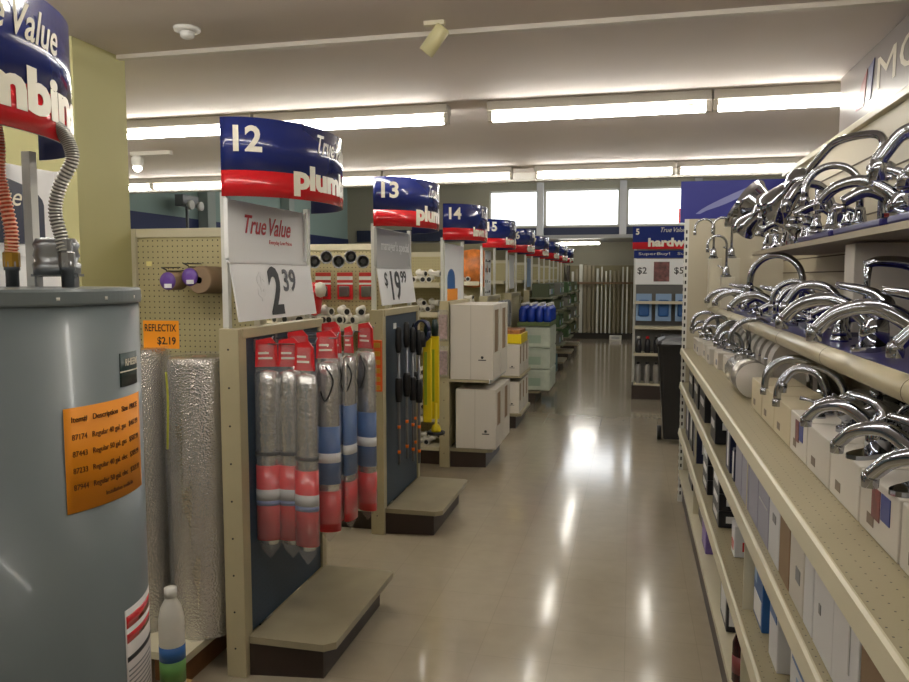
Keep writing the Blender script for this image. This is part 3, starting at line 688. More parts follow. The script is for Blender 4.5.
for i in range(2):
    use(db, (-1.49 + .03, y0 - .03 + i * .38, .752), 'tall white display carton on the mid shelf of rack 14, %s one' % ('near', 'far')[i])
    use(db2, (-1.42, y0 + .0 + i * .38, .165), 'white display carton on the deck of rack 14, %s one' % ('near', 'far')[i])
clear = thing('clear_pack', '', 'pack')
MB().box(-.045, .045, -.02, .02, -.26, 0, bev=.012).build('clear_case', PLAST, clear)
MB().box(-.035, .035, -.008, .008, -.24, -.04, bev=.005).build('pink_contents', M('pinkish', (170, 140, 138), .5, noise=(40, .4)), clear)
for i, z in enumerate((1.3, 1.0)): use(clear, (XE - .045, y0 - .06, z + .03), 'clear pack hanging on the upright left of the white cartons, %s one' % ('upper', 'lower')[i])

# rack 15
y0 = YS[4]
for j, (z, nm) in enumerate(((.165, 'on the deck'), (.56, 'on the upper shelf'))):
    t = thing('rack_shelf', 'thin shelf %s of the rack numbered 15' % ('low', 'mid')[j], 'shelf', (XE, y0, z)); MB().box(0, .35, 0, PW, -.015, 0).box(.35, .356, 0, PW, -.02, .015).build('shelf_board', BEIGE, t) if j else MB().box(0, .35, 0, PW, -.001, .001).build('shelf_liner', BEIGE, t)
    for i in range(3):
        use(db2, (-1.44, y0 + .02 + i * .25, z + .003), 'short white carton %s of rack 15, %s' % (nm, ('first', 'second', 'third')[i]), scale=(.9, .64, .66))
t = thing('yellow_carton', 'yellow open carton on top of the cartons of rack 15', 'carton', (-1.42, y0 + .05, .9)); MB().box(0, .3, 0, .5, 0, .1, bev=.004).build('carton_body', YELLOW, t); MB().box(.02, .28, .03, .47, .1, .14).build('contents', M('reddish_mix', (170, 110, 60), .6, noise=(30, .5)), t)
for i in range(3):
    t = thing('wire_coil', 'grey coil of cable hanging on rack 15, %s' % ('first', 'second', 'third')[i], 'coil', (-1.36, y0 + .1 + i * .2, 1.2), group='cable coils on rack 15')
    for q in range(3): MB().tube([(.02 * q, .09 * math.cos(a * PI / 10), .14 * math.sin(a * PI / 10)) for a in range(21)], .012, 8).build('coil_loop', GREYP, t)
# rack 16: white packs and blue bottles
y0 = YS[5]
for i in range(3):
    for j in range(2):
        t = thing('white_pack', 'green and white wrapped pack on rack 16, %s layer, %s one' % (('bottom', 'middle', 'top')[i], ('near', 'far')[j]), 'pack', (-1.4, y0 + j * .38, .17 + i * .27), group='wrapped packs on rack 16')
        MB().box(0, .42, 0, .36, 0, .265, bev=.02).build('pack_wrap', M('pale_green_wrap', (198, 206, 190), .4, noise=(9, .12)), t); MB().box(.1, .3, -.003, 0, .06, .16).build('printed_patch', M('pale_print', (160, 180, 160), .5), t)
t = thing('bottle_tray', 'green tray carrying blue bottles on rack 16', 'tray', (-1.4, y0, .985)); MB().box(0, .42, 0, .74, 0, .05).build('tray_body', M('olive_tray', (104, 120, 70), .5), t)
bot = thing('blue_bottle', '', 'bottle')
MB().lathe([(.045, 0), (.05, .02), (.05, .15), (.02, .2)], n=12).build('bottle_body', M('blue_plastic', (30, 62, 170), .2), bot); MB().lathe([(.02, .2), (.02, .235), (0, .236)], n=10).build('cap', WHITE, bot)
for i in range(4):
    for j in range(5): use(bot, (-1.34 + i * .105, y0 + .07 + j * .14, 1.036), 'blue bottle with white cap in the tray on top of rack 16', group='blue bottles on rack 16')
ordn3 = ('near one', 'middle one', 'far one')
# racks 17.. : green-grey shelves
for k in range(6, 10):
    y0 = YS[k]
    for j, z in enumerate((.45, .75, 1.05, 1.3)):
        t = thing('rack_shelf', 'end shelf on the rack numbered %s, %s from the floor' % (NUM[k], ('first', 'second', 'third', 'fourth')[j]), 'shelf', (XE, y0, z), group='end shelves'); MB().box(0, .34, 0, PW, -.02, 0).box(.34, .346, 0, PW, -.03, .01).build('shelf_board', M('olive_shelf', (128, 130, 104), .5), t)
        c = (M('dark_olive_goods', (84, 92, 66), .6), M('grey_goods', (120, 120, 112), .6), M('green_goods', (70, 96, 62), .6))[(j + k) % 3]
        for i in range(3):
            t = thing('goods_carton', 'small carton on the %s end shelf up of rack %s, %s' % (('first', 'second', 'third', 'fourth')[j], NUM[k], ordn3[i]), 'carton', (XE + .03, y0 + .03 + i * .25, z + .001), group='cartons on the end shelves')
            MB().box(0, .26, 0, .2, 0, .16 + .04 * ((i + j) % 2), bev=.004).build('carton_body', c, t); MB().box(.26, .262, .03, .17, .04, .12).build('front_label', (CARD, LBLUE, GREEN)[(i + k) % 3], t)
t = thing('blue_display_box', 'blue-fronted box on the low deck of the rack numbered 17', 'box', (XE + .02, YS[6] - .02, .17)); MB().box(0, .36, 0, .5, 0, .26, bev=.005).build('box_body', M('teal_box', (50, 96, 104), .5), t); MB().box(.04, .32, -.003, 0, .08, .24).build('front_label', LBLUE, t)

# ------------------------------------------------------------------ far end: pipe rack
t = thing('moulding_rack', 'dark rack holding upright strips at the far end of the aisle', 'rack', (-.65, FAR - .7, 0))
MB().box(-.95, .95, -.05, .0, 1.42, 1.47).build('cross_bar', M('brown_bar', (120, 96, 70), .6), t)
MB().box(-1.0, -.95, -.1, .3, 0, 1.9).box(.95, 1.0, -.1, .3, 0, 1.9).build('side_frame', M('dark_rack', (62, 56, 48), .6), t)
MB().box(-.98, .98, -.1, .3, 0, .14).build('bottom_tray', M('dark_rack2', (44, 40, 34), .6), t)
MB().box(-.98, .98, .25, .3, .14, 1.9).build('back_panel', M('olive_back', (130, 122, 92), .7), t)
for i in range(17):
    w = random.choice((.02, .03, .045)); c = random.choice(('a', 'b', 'c'))
    o = MB().box(-w, w, 0, .04, 0, random.uniform(1.6, 1.8), bev=.006).build('moulding_strip', {'a': M('pale_moulding', (240, 238, 226), .3), 'b': M('grey_moulding', (206, 206, 198), .3), 'c': M('dark_moulding', (140, 130, 108), .4)}[c], None)
    o.location = (-.65 - .86 + i * .107, FAR - .66, .14)
    tag(o, '%s upright strip in the far end rack, %s from the left' % ({'a': 'pale', 'b': 'grey', 'c': 'dark brown'}[c], ORD[i]), 'moulding strip', 'strips in the far rack')
t = thing('floor_box', 'small pale box on the floor in front of the far rack', 'box', (-.38, FAR - 1.1, 0)); MB().box(-.15, .15, -.08, .08, 0, .12, bev=.01).build('box_body', WHITE, t); MB().box(-.1, .1, -.083, -.08, .03, .09).build('front_label', CARDGREY, t)
struct(B('wall_2', (-6.0, -1.75, FAR - .5, FAR - .3, 0, 2.52), M('beige_partition', (150, 142, 116), .8)))
struct(B('wall_3', (.38, 4.0, FAR - .5, FAR - .3, 0, 2.52), M('beige_partition', (150, 142, 116), .8)))

# ------------------------------------------------------------------ hardware endcap (faces camera)
hy = 10.5; hx0, hx1 = .02, 1.1
t = thing('hardware_endcap', 'free-standing end display under the blue hardware header at the far right', 'endcap rack', (hx0, hy, 0))
w = hx1 - hx0
MB().box(0, .035, 0, .05, 0, 2.0).build('post', POST, t); MB().box(w - .035, w, 0, .05, 0, 2.0).build('post', POST, t)
B('back_panel', (0.035, w - .035, .03, .05, .1, 1.55), M('grey_back', (110, 108, 104), .7), t)
MB().box(.0, w, -.32, .02, 0, .18).build('kick_base', BROWN, t)
for z in (1.28, .95, .6, .2): MB().box(.02, w - .02, -.3, .03, z - .02, z).box(0.02, w - .02, -.306, -.3, z - .03, z + .01).build('shelf', CREAM, t)
SB2 = M('flat_sign_blue', (32, 48, 120), .6, spec=.2); SR2 = M('flat_sign_red', (200, 30, 40), .6, spec=.2)
t = thing('header_sign', 'flat blue sign reading hardware over the far right end display', 'aisle sign', (hx0 - .02, hy - .02, 1.97))
MB().box(0, w + .1, 0, .01, .09, .3).build('blue_panel', SB2, t); MB().box(0, w + .1, 0, .01, 0, .09).build('red_panel', SR2, t)
text('number_lettering', '5', flat((.04, -.002, .19), (1, 0, 0), (0, 0, 1)), .045, .08, LETTER, t, bold=.03)
text('department_lettering', 'hardware', flat((.2, -.002, .03), (1, 0, 0), (0, 0, 1)), .7, .115, LETTER, t, bold=.045)
text('brand_lettering', 'True Value', flat((.36, -.002, .22), (1, 0, 0), (0, 0, 1)), .32, .06, LETTER, t, bold=.0, shear=.35, wordy=.5)
t = thing('promo_strip', 'dark blue strip reading SuperBuy under the hardware header', 'sign', (hx0, hy - .03, 1.85))
B('strip_panel', (0, w, 0, .008, 0, .1), SB2, t); text('strip_lettering', 'SuperBuy!   SuperBuy!', flat((.06, -.002, .03), (1, 0, 0), (0, 0, 1)), .9, .045, LETTER, t, bold=.0)
t = thing('price_board', 'white price board with $2 and $5 under the SuperBuy strip', 'price sign', (hx0 + .02, hy - .03, 1.5))
B('board', (0, w - .04, 0, .008, 0, .34), CARD, t)
for s, x in (('$2', .03), ('$5', .5)): text('price_lettering', s, flat((x, -.002, .13), (1, 0, 0), (0, 0, 1)), .12, .1, BLACK, t, bold=.01)
for x in (.24, .75): MB().box(x, x + .2, -.003, 0, .04, .3).build('product_photo', M('photo_mix', (120, 70, 66), .5, noise=(20, .6)), t)
for i in range(4):
    t = thing('blue_blister', 'blue and white carded pack under the hardware header, %s from the left' % ORD[i], 'blister pack', (hx0 + .14 + i * .25, hy - .12, 1.0), group='blue packs on the hardware display')
    MB().box(-.1, .1, -.004, .004, .02, .38).build('card', LBLUE, t); MB().box(-.07, .07, -.03, -.004, .08, .3, bev=.02).build('bubble', BLUEP, t)
for j, z in enumerate((.62, .95 - .32)):
    for i in range(9):
        if j: continue
        t = thing('spray_can', 'dark can on the middle shelf of the hardware display, %s from the left' % ORD[i], 'can', (hx0 + .08 + i * .115, hy - .2, .602), group='cans on the hardware display')
        MB().lathe([(.035, 0), (.038, .01), (.038, .16), (.025, .19)], n=12).build('can_body', M('dark_can', (44, 42, 46), .3), t); MB().lathe([(.022, .19), (.022, .22), (0, .221)], n=10).build('cap', (WHITE, REDP, BLACKP)[i % 3], t)
for i in range(9):
    t = thing('spray_can', 'pale can on the lowest shelf of the hardware display, %s from the left' % ORD[i], 'can', (hx0 + .08 + i * .115, hy - .2, .202), group='cans low on the hardware display')
    MB().lathe([(.035, 0), (.038, .01), (.038, .22), (.025, .25)], n=12).build('can_body', M('pale_can', (150, 146, 140), .3), t); MB().lathe([(.022, .25), (.022, .28), (0, .281)], n=10).build('cap', BLACKP, t)
# black wheeled bin
p = at(667, 440, Z=0)
t = thing('wheeled_bin', 'tall black wheeled bin standing beyond the end of the chrome tap shelving', 'bin', (.42, 7.55, 0), rz=0)
mb = MB(); pr = [(.10, .06), (.13, .5), (.165, .95)]
def taper(mb, r):
    rings = [[mb.bm.verts.new((sx * a, sy * a * 1.2, z)) for sx, sy in ((-1, -1), (-.8, -1.15), (.8, -1.15), (1, -1), (1, 1), (.8, 1.15), (-.8, 1.15), (-1, 1))] for a, z in r]
    for a, b in zip(rings, rings[1:]):
        for i in range(8): mb.bm.faces.new((a[i], a[(i + 1) % 8], b[(i + 1) % 8], b[i]))
    mb.bm.faces.new(rings[0][::-1]); mb.bm.faces.new(rings[-1]); return mb
taper(mb, pr).build('bin_body', BLACKP, t)
taper(MB(), [(.175, .95), (.18, .975), (.165, 1.0), (.1, 1.03)]).build('lid', M('black_lid', (30, 30, 33), .3), t)
MB().tube([(-.12, .2, 1.0), (-.12, .26, 1.02), (.12, .26, 1.02), (.12, .2, 1.0)], .012, 8).build('handle', BLACKP, t)
for sx in (-.13, .13): MB().lathe([(.07, -.02), (.07, .02)], o=(sx, .14, .07), axis='x', n=18).build('wheel', BLACKP, t)

# ------------------------------------------------------------------ right tall shelving with taps
GX, GB, GN, GF = .35, 1.0, -.35, 5.55
t = thing('tap_gondola', 'long beige shelving run on the right carrying the chrome taps', 'shelving', (GX, GN, 0)); tg = t
L = GF - GN; D = GB - GX
B('back_panel', (D, D + .03, 0, L, 0, 2.28), M('slatwall', (196, 186, 160), .5), t)
mb = MB()
for q in range(9): mb.box(D - .004, D + .001, 0, L, 1.46 + q * .082, 1.466 + q * .082)
mb.build('slat_groove', M('slat_groove', (96, 84, 66), .7), t)
MB().box(D - .03, D + .03, 0, L, 2.27, 2.30, bev=.003).build('top_rail', CREAM, t)
B('kick_base', (.03, D, 0, L, 0, .2), BROWN, t)
B('base_deck', (0, D, 0, L, .2, .23), CREAM, t)
PSH = pegboard_mat('perforated_shelf', (160, 150, 120), 'x', .03, .0019, .38, 'Y')
for z in (1.1, .86, .53):
    MB().box(.004, D, 0, L, z - .022, z - .001, bev=0).build('shelf', PSH, t)
    MB().prism([(0, 0, z + .004), (-.006, 0, z - .0), (-.012, 0, z - .036), (-.002, 0, z - .04), (.004, 0, z - .02), (.004, 0, z + .004)], (0, L, 0)).build('price_rail', CREAM, t)
for q in range(3): MB().box(.02 + q * .0, D - .02, 1.98 * q + .9, 1.98 * q + .91, .23, 1.07).build('divider_bracket', CREAM, t)
# far end panel and slotted upright
mb = MB().mat(POST).box(0.0, .03, L, L + .03, 0, 2.0).mat(BLACK)
for q in range(38): mb.box(-.001, .012, L + .008, L + .02, .05 + q * .05, .075 + q * .05); mb.box(.009, .02, L - .001, L + .0, .05 + q * .05, .075 + q * .05)
mb.build('end_upright', None, t)
B('end_panel', (.03, D + .03, L, L + .02, .0, 2.0), M('pale_end_panel', (186, 178, 156), .5), t)
# upper display shelf (rounded tube front) z 1.4
USX = .52
t = thing('display_shelf', 'rounded-front display shelf with blue top on the right shelving', 'shelf', (USX, 0, 1.4)); US = t
MB().box(.03, GB - USX - .03, GN, GF - .1, -.03, -.004).build('shelf_body', CREAM, t)
MB().box(.045, GB - USX - .005, GN, GF - .12, -.004, .0).build('blue_top', PURPLE, t)
MB().lathe([(.028, GN), (.028, GF - .1)], o=(.02, 0, -.022), axis='y', n=20).build('rounded_rail', M('pale_tube', (188, 178, 150), .28), t)
mb = MB()
for q in range(8): mb.lathe([(.0286, .3 + q * .66), (.0286, .302 + q * .66)], o=(.02, 0, -.022), axis='y', n=20)
mb.build('rail_joint', M('joint', (96, 88, 70), .6), t)
MB().prism([(.02, 0, -.05), (.34, 0, -.05), (.44, 0, -.14), (.06, 0, -.07)], (0, .02, 0)).build('bracket', CREAM, t, loc=(0, GF - .2, 0))
# top display shelf z 1.74
t = thing('display_shelf', 'highest display shelf with blue pads on the right shelving', 'shelf', (.66, 0, 1.74))
MB().box(0, GB - .66 - .005, 1.1, 4.6, -.02, 0).build('shelf_body', M('taupe_shelf', (160, 148, 124), .5), t)
for q in range(4): MB().box(.0, .3, 1.2 + q * .56, 1.7 + q * .56, 0, .022, bev=.006).build('blue_pad', PURPLE, t)
p = at(818, 300, X=.78)
t = thing('white_box', 'tall white box standing on the upper display shelf under the highest shelf', 'box', (.72, 2.78, 1.402)); MB().box(0, .2, 0, .12, 0, .31, bev=.003).build('box_body', CARTON, t); MB().box(.05, .06, -.0015, 0, .12, .15).build('round_hole', BLACK, t)
# letter board
t = thing('letter_board', 'long grey overhead board with pale letters MO above the right shelving', 'sign', (GB - .02, 0, 2.3))
GBD = M('grey_board', (132, 124, 120), .35)
B('board', (0, .03, -.3, 4.15, 0, .27), GBD, t)
mf = lambda u, v, w: Vector((-w - .001, 3.56 - u, .075 + v))
text('board_lettering', 'MOEN', mf, 1.0, .13, LETTER, t, bold=.0)
MB().prism([(-.003, 3.86, .05), (-.003, 3.74, .05), (-.003, 3.70, .2), (-.003, 3.78, .15)], (.002, 0, 0)).build('red_mark', M('dull_red', (150, 60, 70), .4), t)
MB().prism([(-.0035, 3.70, .06), (-.0035, 3.64, .06), (-.0035, 3.6, .22), (-.0035, 3.68, .2)], (.002, 0, 0)).build('blue_mark', M('dull_blue', (60, 64, 120), .4), t)
# plain blue sign at far end
t = thing('plain_blue_sign', 'plain blue sign with a pale swoosh over the far end of the tap shelving', 'sign', (.32, 5.56, 1.975))
MB().box(0, .72, 0, .012, 0, .285).build('blue_panel', M('sign_violet_blue', (42, 46, 128), .5, spec=.3), t)
sw = [(.1 + .4 * q / 10, -.002, .06 + .2 * (q / 10) ** .8) for q in range(11)]; sb = [(a + .03, b, c - .035 * math.sin(PI * q / 10)) for q, (a, b, c) in enumerate(sw)]
MB().prism(sw + sb[::-1], (0, .001, 0)).build('swoosh', M('swoosh', (120, 124, 180), .4), t)
B('red_edge', (-.012, 0, 0, .012, 0, .1), SIGNRED, t)

# ------------------------------------------------------------------ taps
def handle_lever(mb, x, y, z, L=.08, a=20, s=1.):
    mb.lathe([(.022 * s, z), (.02 * s, z + .012), (.014 * s, z + .03), (.016 * s, z + .045), (.0, z + .055)], o=(x, y, 0), n=16)
    d = Vector((-math.cos(math.radians(a)), .2 if y > 0 else -.2, math.sin(math.radians(a)))).normalized()
    b = Vector((x, y, z + .04)); mb.tube([b, b + d * L * .5, b + d * L], [.008 * s, .006 * s, .008 * s], 10)
def knob(mb, x, y, z, s=1.):
    mb.lathe([(.02 * s, z), (.014 * s, z + .012), (.013 * s, z + .025), (.026 * s, z + .035), (.028 * s, z + .055), (.018 * s, z + .068), (0, z + .07)], o=(x, y, 0), n=14)
def plate(mb, hx, hy, h=.012):
    pts = []
    n = 24
    for i in range(n):
        a = 2 * PI * i / n; c, s_ = math.cos(a), math.sin(a)
        pts.append((hx * math.copysign(abs(c) ** .7, c), hy * math.copysign(abs(s_) ** .45, s_), 0))
    mb.prism(pts, (0, 0, h))
def tap(kind):
    names = {'shower': 'shower_arm', 'goose': 'gooseneck_tap', 'tall': 'tall_tap', 'low': 'kitchen_tap', 'basin': 'basin_tap', 'wide': 'widespread_tap', 'flare': 'waterfall_tap', 'bar': 'bar_tap', 'sweep': 'single_lever_tap'}
    t = thing(names[kind], '', 'tap')
    if kind in ('goose', 'tall', 'bar'):
        R, H, r = {'goose': (.085, .13, .0125), 'tall': (.12, .16, .015), 'bar': (.06, .2, .008)}[kind]
        mb = MB(); plate(mb, .03, .11 if kind != 'bar' else .03, .012); mb.lathe([(.026, .012), (.022, .03), (.018, .06), (r * 1.3, .07)], n=18); mb.build('base_plate', CHROME, t)
        sp = MB().tube([(0, 0, .05), (0, 0, H)] + arc((-R, 0, H), R, 0, 180, 18)[1:] + [(-2 * R, 0, H - .02)], r, 14).build('spout', CHROME, t)
        MB().lathe([(r * 1.25, H - .045), (r * 1.3, H - .02), (r, H - .015)], o=(-2 * R, 0, 0), n=14).build('aerator', CHROME, sp)
        if kind != 'bar':
            for y in (-.08, .08): mb = MB(); (handle_lever if kind == 'goose' else handle_lever)(mb, 0, y, .01); mb.build('handle', CHROME, t)
        else:
            mb = MB(); handle_lever(mb, 0, .03, .01, .05, 30, .7); mb.build('handle', CHROME, t)
    elif kind == 'low':
        mb = MB(); plate(mb, .032, .125, .012); mb.lathe([(.034, .01), (.033, .05), (.03, .07), (.02, .085)], n=20); mb.build('base_plate', CHROME, t)
        c = curve([(0, 0, .045), (-.035, 0, .085), (-.10, 0, .118), (-.17, 0, .105), (-.215, 0, .065)], 8)
        MB().tube(c, [.021 - .006 * i / (len(c) - 1) for i in range(len(c))], 16, flat=1.25).lathe([(.016, .04), (.017, .062), (.014, .07)], o=(-.217, 0, 0), n=14).build('spout', CHROME, t)
        c = curve([(0, 0, .08), (.02, 0, .11), (-.02, 0, .14), (-.09, 0, .155)], 6)
        MB().tube(c, [.024, .025, .026, .026, .025, .024, .022, .02, .018, .016, .015, .014, .012, .012, .011, .011, .01, .009, .008][:len(c)], 14, flat=1.3).build('handle', CHROME, t)
    elif kind == 'sweep':
        mb = MB(); plate(mb, .03, .03, .01); mb.lathe([(.028, .01), (.026, .12), (.028, .16), (.02, .18)], n=20); mb.build('base_plate', CHROME, t)
        c = curve([(0, 0, .13), (-.03, 0, .19), (-.1, 0, .235), (-.18, 0, .245), (-.22, 0, .235)], 8)
        MB().tube(c, [.026 - .014 * i / (len(c) - 1) for i in range(len(c))], 16, flat=1.1).tube([(-.21, 0, .24), (-.212, 0, .19), (-.212, 0, .13)], [.012, .009, .01], 12).build('spout', CHROME, t)
        MB().tube([(.0, 0, .17), (.04, 0, .2), (.07, 0, .26)], [.014, .01, .008], 10).build('handle', CHROME, t)
    elif kind == 'basin':
        mb = MB(); plate(mb, .03, .08, .014); mb.build('base_plate', CHROME, t)
        c = curve([(0, 0, .01), (-.01, 0, .06), (-.06, 0, .085), (-.115, 0, .06)], 7)
        MB().tube(c, [.02 - .006 * i / (len(c) - 1) for i in range(len(c))], 14, flat=1.1).lathe([(.012, .035), (.013, .055)], o=(-.116, 0, 0), n=12).build('spout', CHROME, t)
        for y in (-.052, .052): mb = MB(); knob(mb, 0, y, .012); mb.build('handle', CHROME, t)
    elif kind == 'wide':
        mb = MB(); mb.lathe([(.032, 0), (.03, .01), (.018, .03)], n=18); mb.build('base_plate', CHROME, t)
        c = curve([(0, 0, .02), (0, 0, .09), (-.04, 0, .16), (-.12, 0, .17), (-.17, 0, .11)], 8)
        MB().tube(c, [.017 - .003 * i / (len(c) - 1) for i in range(len(c))], 16).lathe([(.016, .07), (.018, .1), (.014, .115)], o=(-.172, 0, 0), n=14).build('spout', CHROME, t)
        for y in (-.1, .1): mb = MB(); mb.lathe([(.028, 0), (.026, .01), (.014, .03)], o=(0, y, 0), n=16); handle_lever(mb, 0, y, .02, .07, 10); mb.build('handle', CHROME, t)
    elif kind == 'flare':
        MB().lathe([(.028, 0), (.026, .02), (.018, .05), (.018, .08)], n=20).build('base_plate', CHROME, t)
        rm = Matrix.Rotation(math.radians(-58), 3, 'Y')
        MB().lathe([(.02, 0), (.024, .04), (.04, .09), (.062, .15), (.075, .17), (.07, .168), (.05, .14), (.02, .06)], o=(0, 0, .07), n=24, mtx=rm).build('flared_spout', CHROME, t)
        mb = MB(); handle_lever(mb, .03, .0, .06, .06, 60); mb.build('handle', CHROME, t)
    elif kind == 'shower':
        MB().lathe([(.035, 0), (.033, .012), (.014, .03)], n=20).build('base_plate', CHROME, t)
        MB().tube(curve([(0, 0, .02), (0, 0, .2), (-.01, 0, .262), (-.06, 0, .28), (-.16, 0, .275), (-.22, 0, .235), (-.27, 0, .19)], 8), .012, 14).build('arm', CHROME, t)
        rm = Matrix.Rotation(math.radians(-128), 3, 'Y')
        MB().lathe([(.014, 0), (.036, .02), (.042, .045), (.034, .07), (.036, .085), (.05, .13), (.068, .17), (.066, .172), (.04, .13), (.0, .12)], o=(-.26, 0, .2), n=28, mtx=rm).build('bell_head', CHROME, t)
        mb = MB(); handle_lever(mb, .02, .0, .14, .05, 60, .8); mb.build('handle', CHROME, t)
    return t
TAPS = {k: tap(k) for k in ('goose', 'tall', 'low', 'basin', 'wide', 'flare', 'bar', 'sweep', 'shower')}
KN = {'shower': 'bell-headed shower arm', 'goose': 'gooseneck tap', 'tall': 'tall hoop-spout tap', 'low': 'low-arc kitchen tap', 'basin': 'two-knob basin tap', 'wide': 'curved-spout lever tap', 'flare': 'tap with wide flared spout', 'bar': 'thin bar tap with a slim hooked spout', 'sweep': 'long-spouted single-lever tap'}
# display cartons under the main row and taps on them
MZ = 1.1
segs = [(1.22, 1.42), (1.43, 1.66), (1.67, 1.9), (1.91, 2.14), (2.15, 2.36), (2.37, 2.62), (2.63, 2.86), (2.87, 3.1)]
ordn = ['nearest'] + [w + ' nearest' for w in 'second third fourth fifth sixth seventh eighth ninth tenth eleventh twelfth thirteenth fourteenth fifteenth sixteenth'.split()]
for i, (a, b) in enumerate(segs):
    t = thing('tap_carton', 'white tap carton on the main shelf, %s' % ordn[i], 'carton', (.46, a, MZ), group='white tap cartons')
    MB().box(0, .15, 0, b - a, 0, .115, bev=.003).build('carton_body', (CARTON, M('cream_carton', (202, 190, 160), .6))[i > 4], t)
    w = b - a
    B('printed_mark', (-.001, 0, w * .6, w * .78, .02, .042), M('brown_print', (128, 114, 100), .6), t)
    if i in (1, 4): MB().box(-.0015, 0, w * .2, w * .42, .05, .1).build('blue_photo', M('photo_blue', (56, 70, 140), .4), t); MB().box(-.0015, 0, w * .45, w * .66, .04, .1).build('red_photo', M('photo_red', (120, 50, 50), .4, noise=(40, .5)), t)
zt = MZ + .115
# white ribbed sleeve row and far carton
t = thing('white_drum', 'white rounded carton with a shiny sleeve beside the row of tap cartons', 'carton', (.5, 3.3, MZ + .075))
MB().lathe([(.075, 0), (.075, .38)], axis='y', n=28).build('sleeve', M('shiny_sleeve', (190, 186, 180), .2, .6), t); MB().lathe([(.0, -.004), (.074, -.004), (.074, 0)], axis='y', n=28).build('end_face', CARTON, t)
for i in range(9):
    t = thing('white_plate', 'white round-topped plate in the row behind the gooseneck taps, %s' % ordn[i], 'plate', (.66, 3.35 + i * .17, MZ), group='white plates on the main shelf')
    MB().prism([(-.09, 0, 0)] + [(-.09 * math.cos(a * PI / 12), 0, .14 + .1 * math.sin(a * PI / 12)) for a in range(13)] + [(.09, 0, 0)], (0, .1, 0)).build('plate_body', M('plate_white', (196, 190, 180), .3), t); MB().box(-.09, .09, .1, .104, 0, .14).build('dark_edge', BLACK, t)
main = [(1.0, .53, 'low', -.75, .85), (1.25, .53, 'low', -.75, .85), (1.52, .53, 'low', -.8, .8), (1.8, .53, 'low', -.8, .8), (2.08, .55, 'basin', -.6, .8), (2.3, .54, 'wide', -.5, .7), (2.5, .64, 'tall', -.25, .8), (2.74, .64, 'tall', -.3, .8), (2.98, .64, 'goose', -.3, .9)]
for i, (y, x, k, rz, sc) in enumerate(main):
    use(TAPS[k], (x, y, zt if x < .6 else MZ + .001), 'chrome %s on the white cartons, %s' % (KN[k], ordn[i]), rz=rz, scale=sc, group='taps on the main shelf')
t = thing('display_step', 'long pale display step behind the white tap cartons', 'display step', (.62, .95, MZ))
MB().box(0, .36, 0, 1.42, 0, .1, bev=.004).build('step_body', CARTON, t); B('step_edge', (-.002, .0, 0, 1.42, .088, .098), CARDGREY, t)
n = 0
for r_, x in enumerate((.66, .75, .85)):
    for q in range(7):
        y = 1.02 + q * .2 + r_ * .04
        k = ('basin', 'basin', 'wide', 'basin', 'goose')[(q + r_ * 2) % 5]
        use(TAPS[k], (x, y, MZ + .1005), '%s in the %s row of the display step, %s' % (KN[k], ('front', 'middle', 'back')[r_], ordn[q]), rz=random.uniform(-.9, .3), scale=.95 if k != 'goose' else .55, group='taps on the display step')
far = [(3.55, .62, 'tall', 0), (3.85, .55, 'goose', .2), (4.15, .56, 'wide', 0), (4.4, .54, 'goose', .2), (4.65, .52, 'wide', -.3), (4.9, .52, 'goose', 0), (5.15, .5, 'wide', .3), (5.35, .5, 'basin', 0)]
for i, (y, x, k, rz) in enumerate(far):
    t = thing('tap_carton', 'cream tap carton in the far half of the main shelf, %s' % ordn[i], 'carton', (x - .08, y - .09, MZ), group='cream tap cartons'); MB().box(0, .15, 0, .18, 0, .09, bev=.003).build('carton_body', CARTON, t); MB().box(-.001, 0, .03, .09, .02, .05).build('printed_mark', NAVY, t)
    use(TAPS[k], (x, y, MZ + .091), 'chrome %s far along the main shelf, %s' % (KN[k], ordn[i]), rz=rz, group='taps far along the main shelf')
# upper shelf taps
up = [(1.6, .72, 'low', -.3, 1.), (1.92, .66, 'low', -.35, 1.1), (2.32, .66, 'low', -.5, 1.15), (2.42, .88, 'sweep', -.1, 1.), (2.66, .66, 'wide', -.3, 1.), (2.86, .74, 'basin', -.3, 1.1), (3.05, .66, 'goose', -.3, .85), (3.25, .72, 'wide', 0, .9), (3.4, .64, 'basin', 0, 1), (3.55, .76, 'basin', .5, 1), (3.7, .66, 'low', -.3, 1), (3.95, .8, 'tall', -.6, 1.1), (4.1, .68, 'basin', .2, 1.1), (4.4, .66, 'low', -.3, 1), (4.62, .7, 'basin', 0, 1), (4.85, .66, 'low', -.3, 1.0)]
for i, (y, x, k, rz, sc) in enumerate(up):
    use(TAPS[k], (x, y, 1.4), 'chrome %s on the blue-topped shelf, %s' % (KN[k], ordn[i]), rz=rz, scale=sc, group='taps on the blue-topped shelf')
# top shelf taps
top = [(1.85, .8, 'low', -.3, 1.), (2.1, .8, 'wide', -.4, 1.2), (2.35, .85, 'tall', -.5, .85), (2.42, .74, 'low', -.5, 1.0), (2.66, .8, 'basin', -.3, 1.3), (2.82, .74, 'goose', -.3, 1.0), (3.0, .86, 'shower', -.93, 1.25), (3.02, .7, 'wide', .3, 1.0), (3.25, .78, 'basin', -.2, 1.4), (3.45, .72, 'wide', 0, 1.1), (3.7, .8, 'shower', -.8, 1.0), (3.66, .7, 'basin', -.2, 1.2), (3.95, .74, 'flare', -.6, 1.5), (4.2, .72, 'wide', .2, 1.2), (4.4, .74, 'flare', -.4, 1.4)]
for i, (y, x, k, rz, sc) in enumerate(top):
    use(TAPS[k], (x, y, 1.7625 if y < 3.4 else 1.741), 'chrome %s on the highest shelf, %s' % (KN[k], ordn[i]), rz=rz, scale=sc, group='taps on the highest shelf')
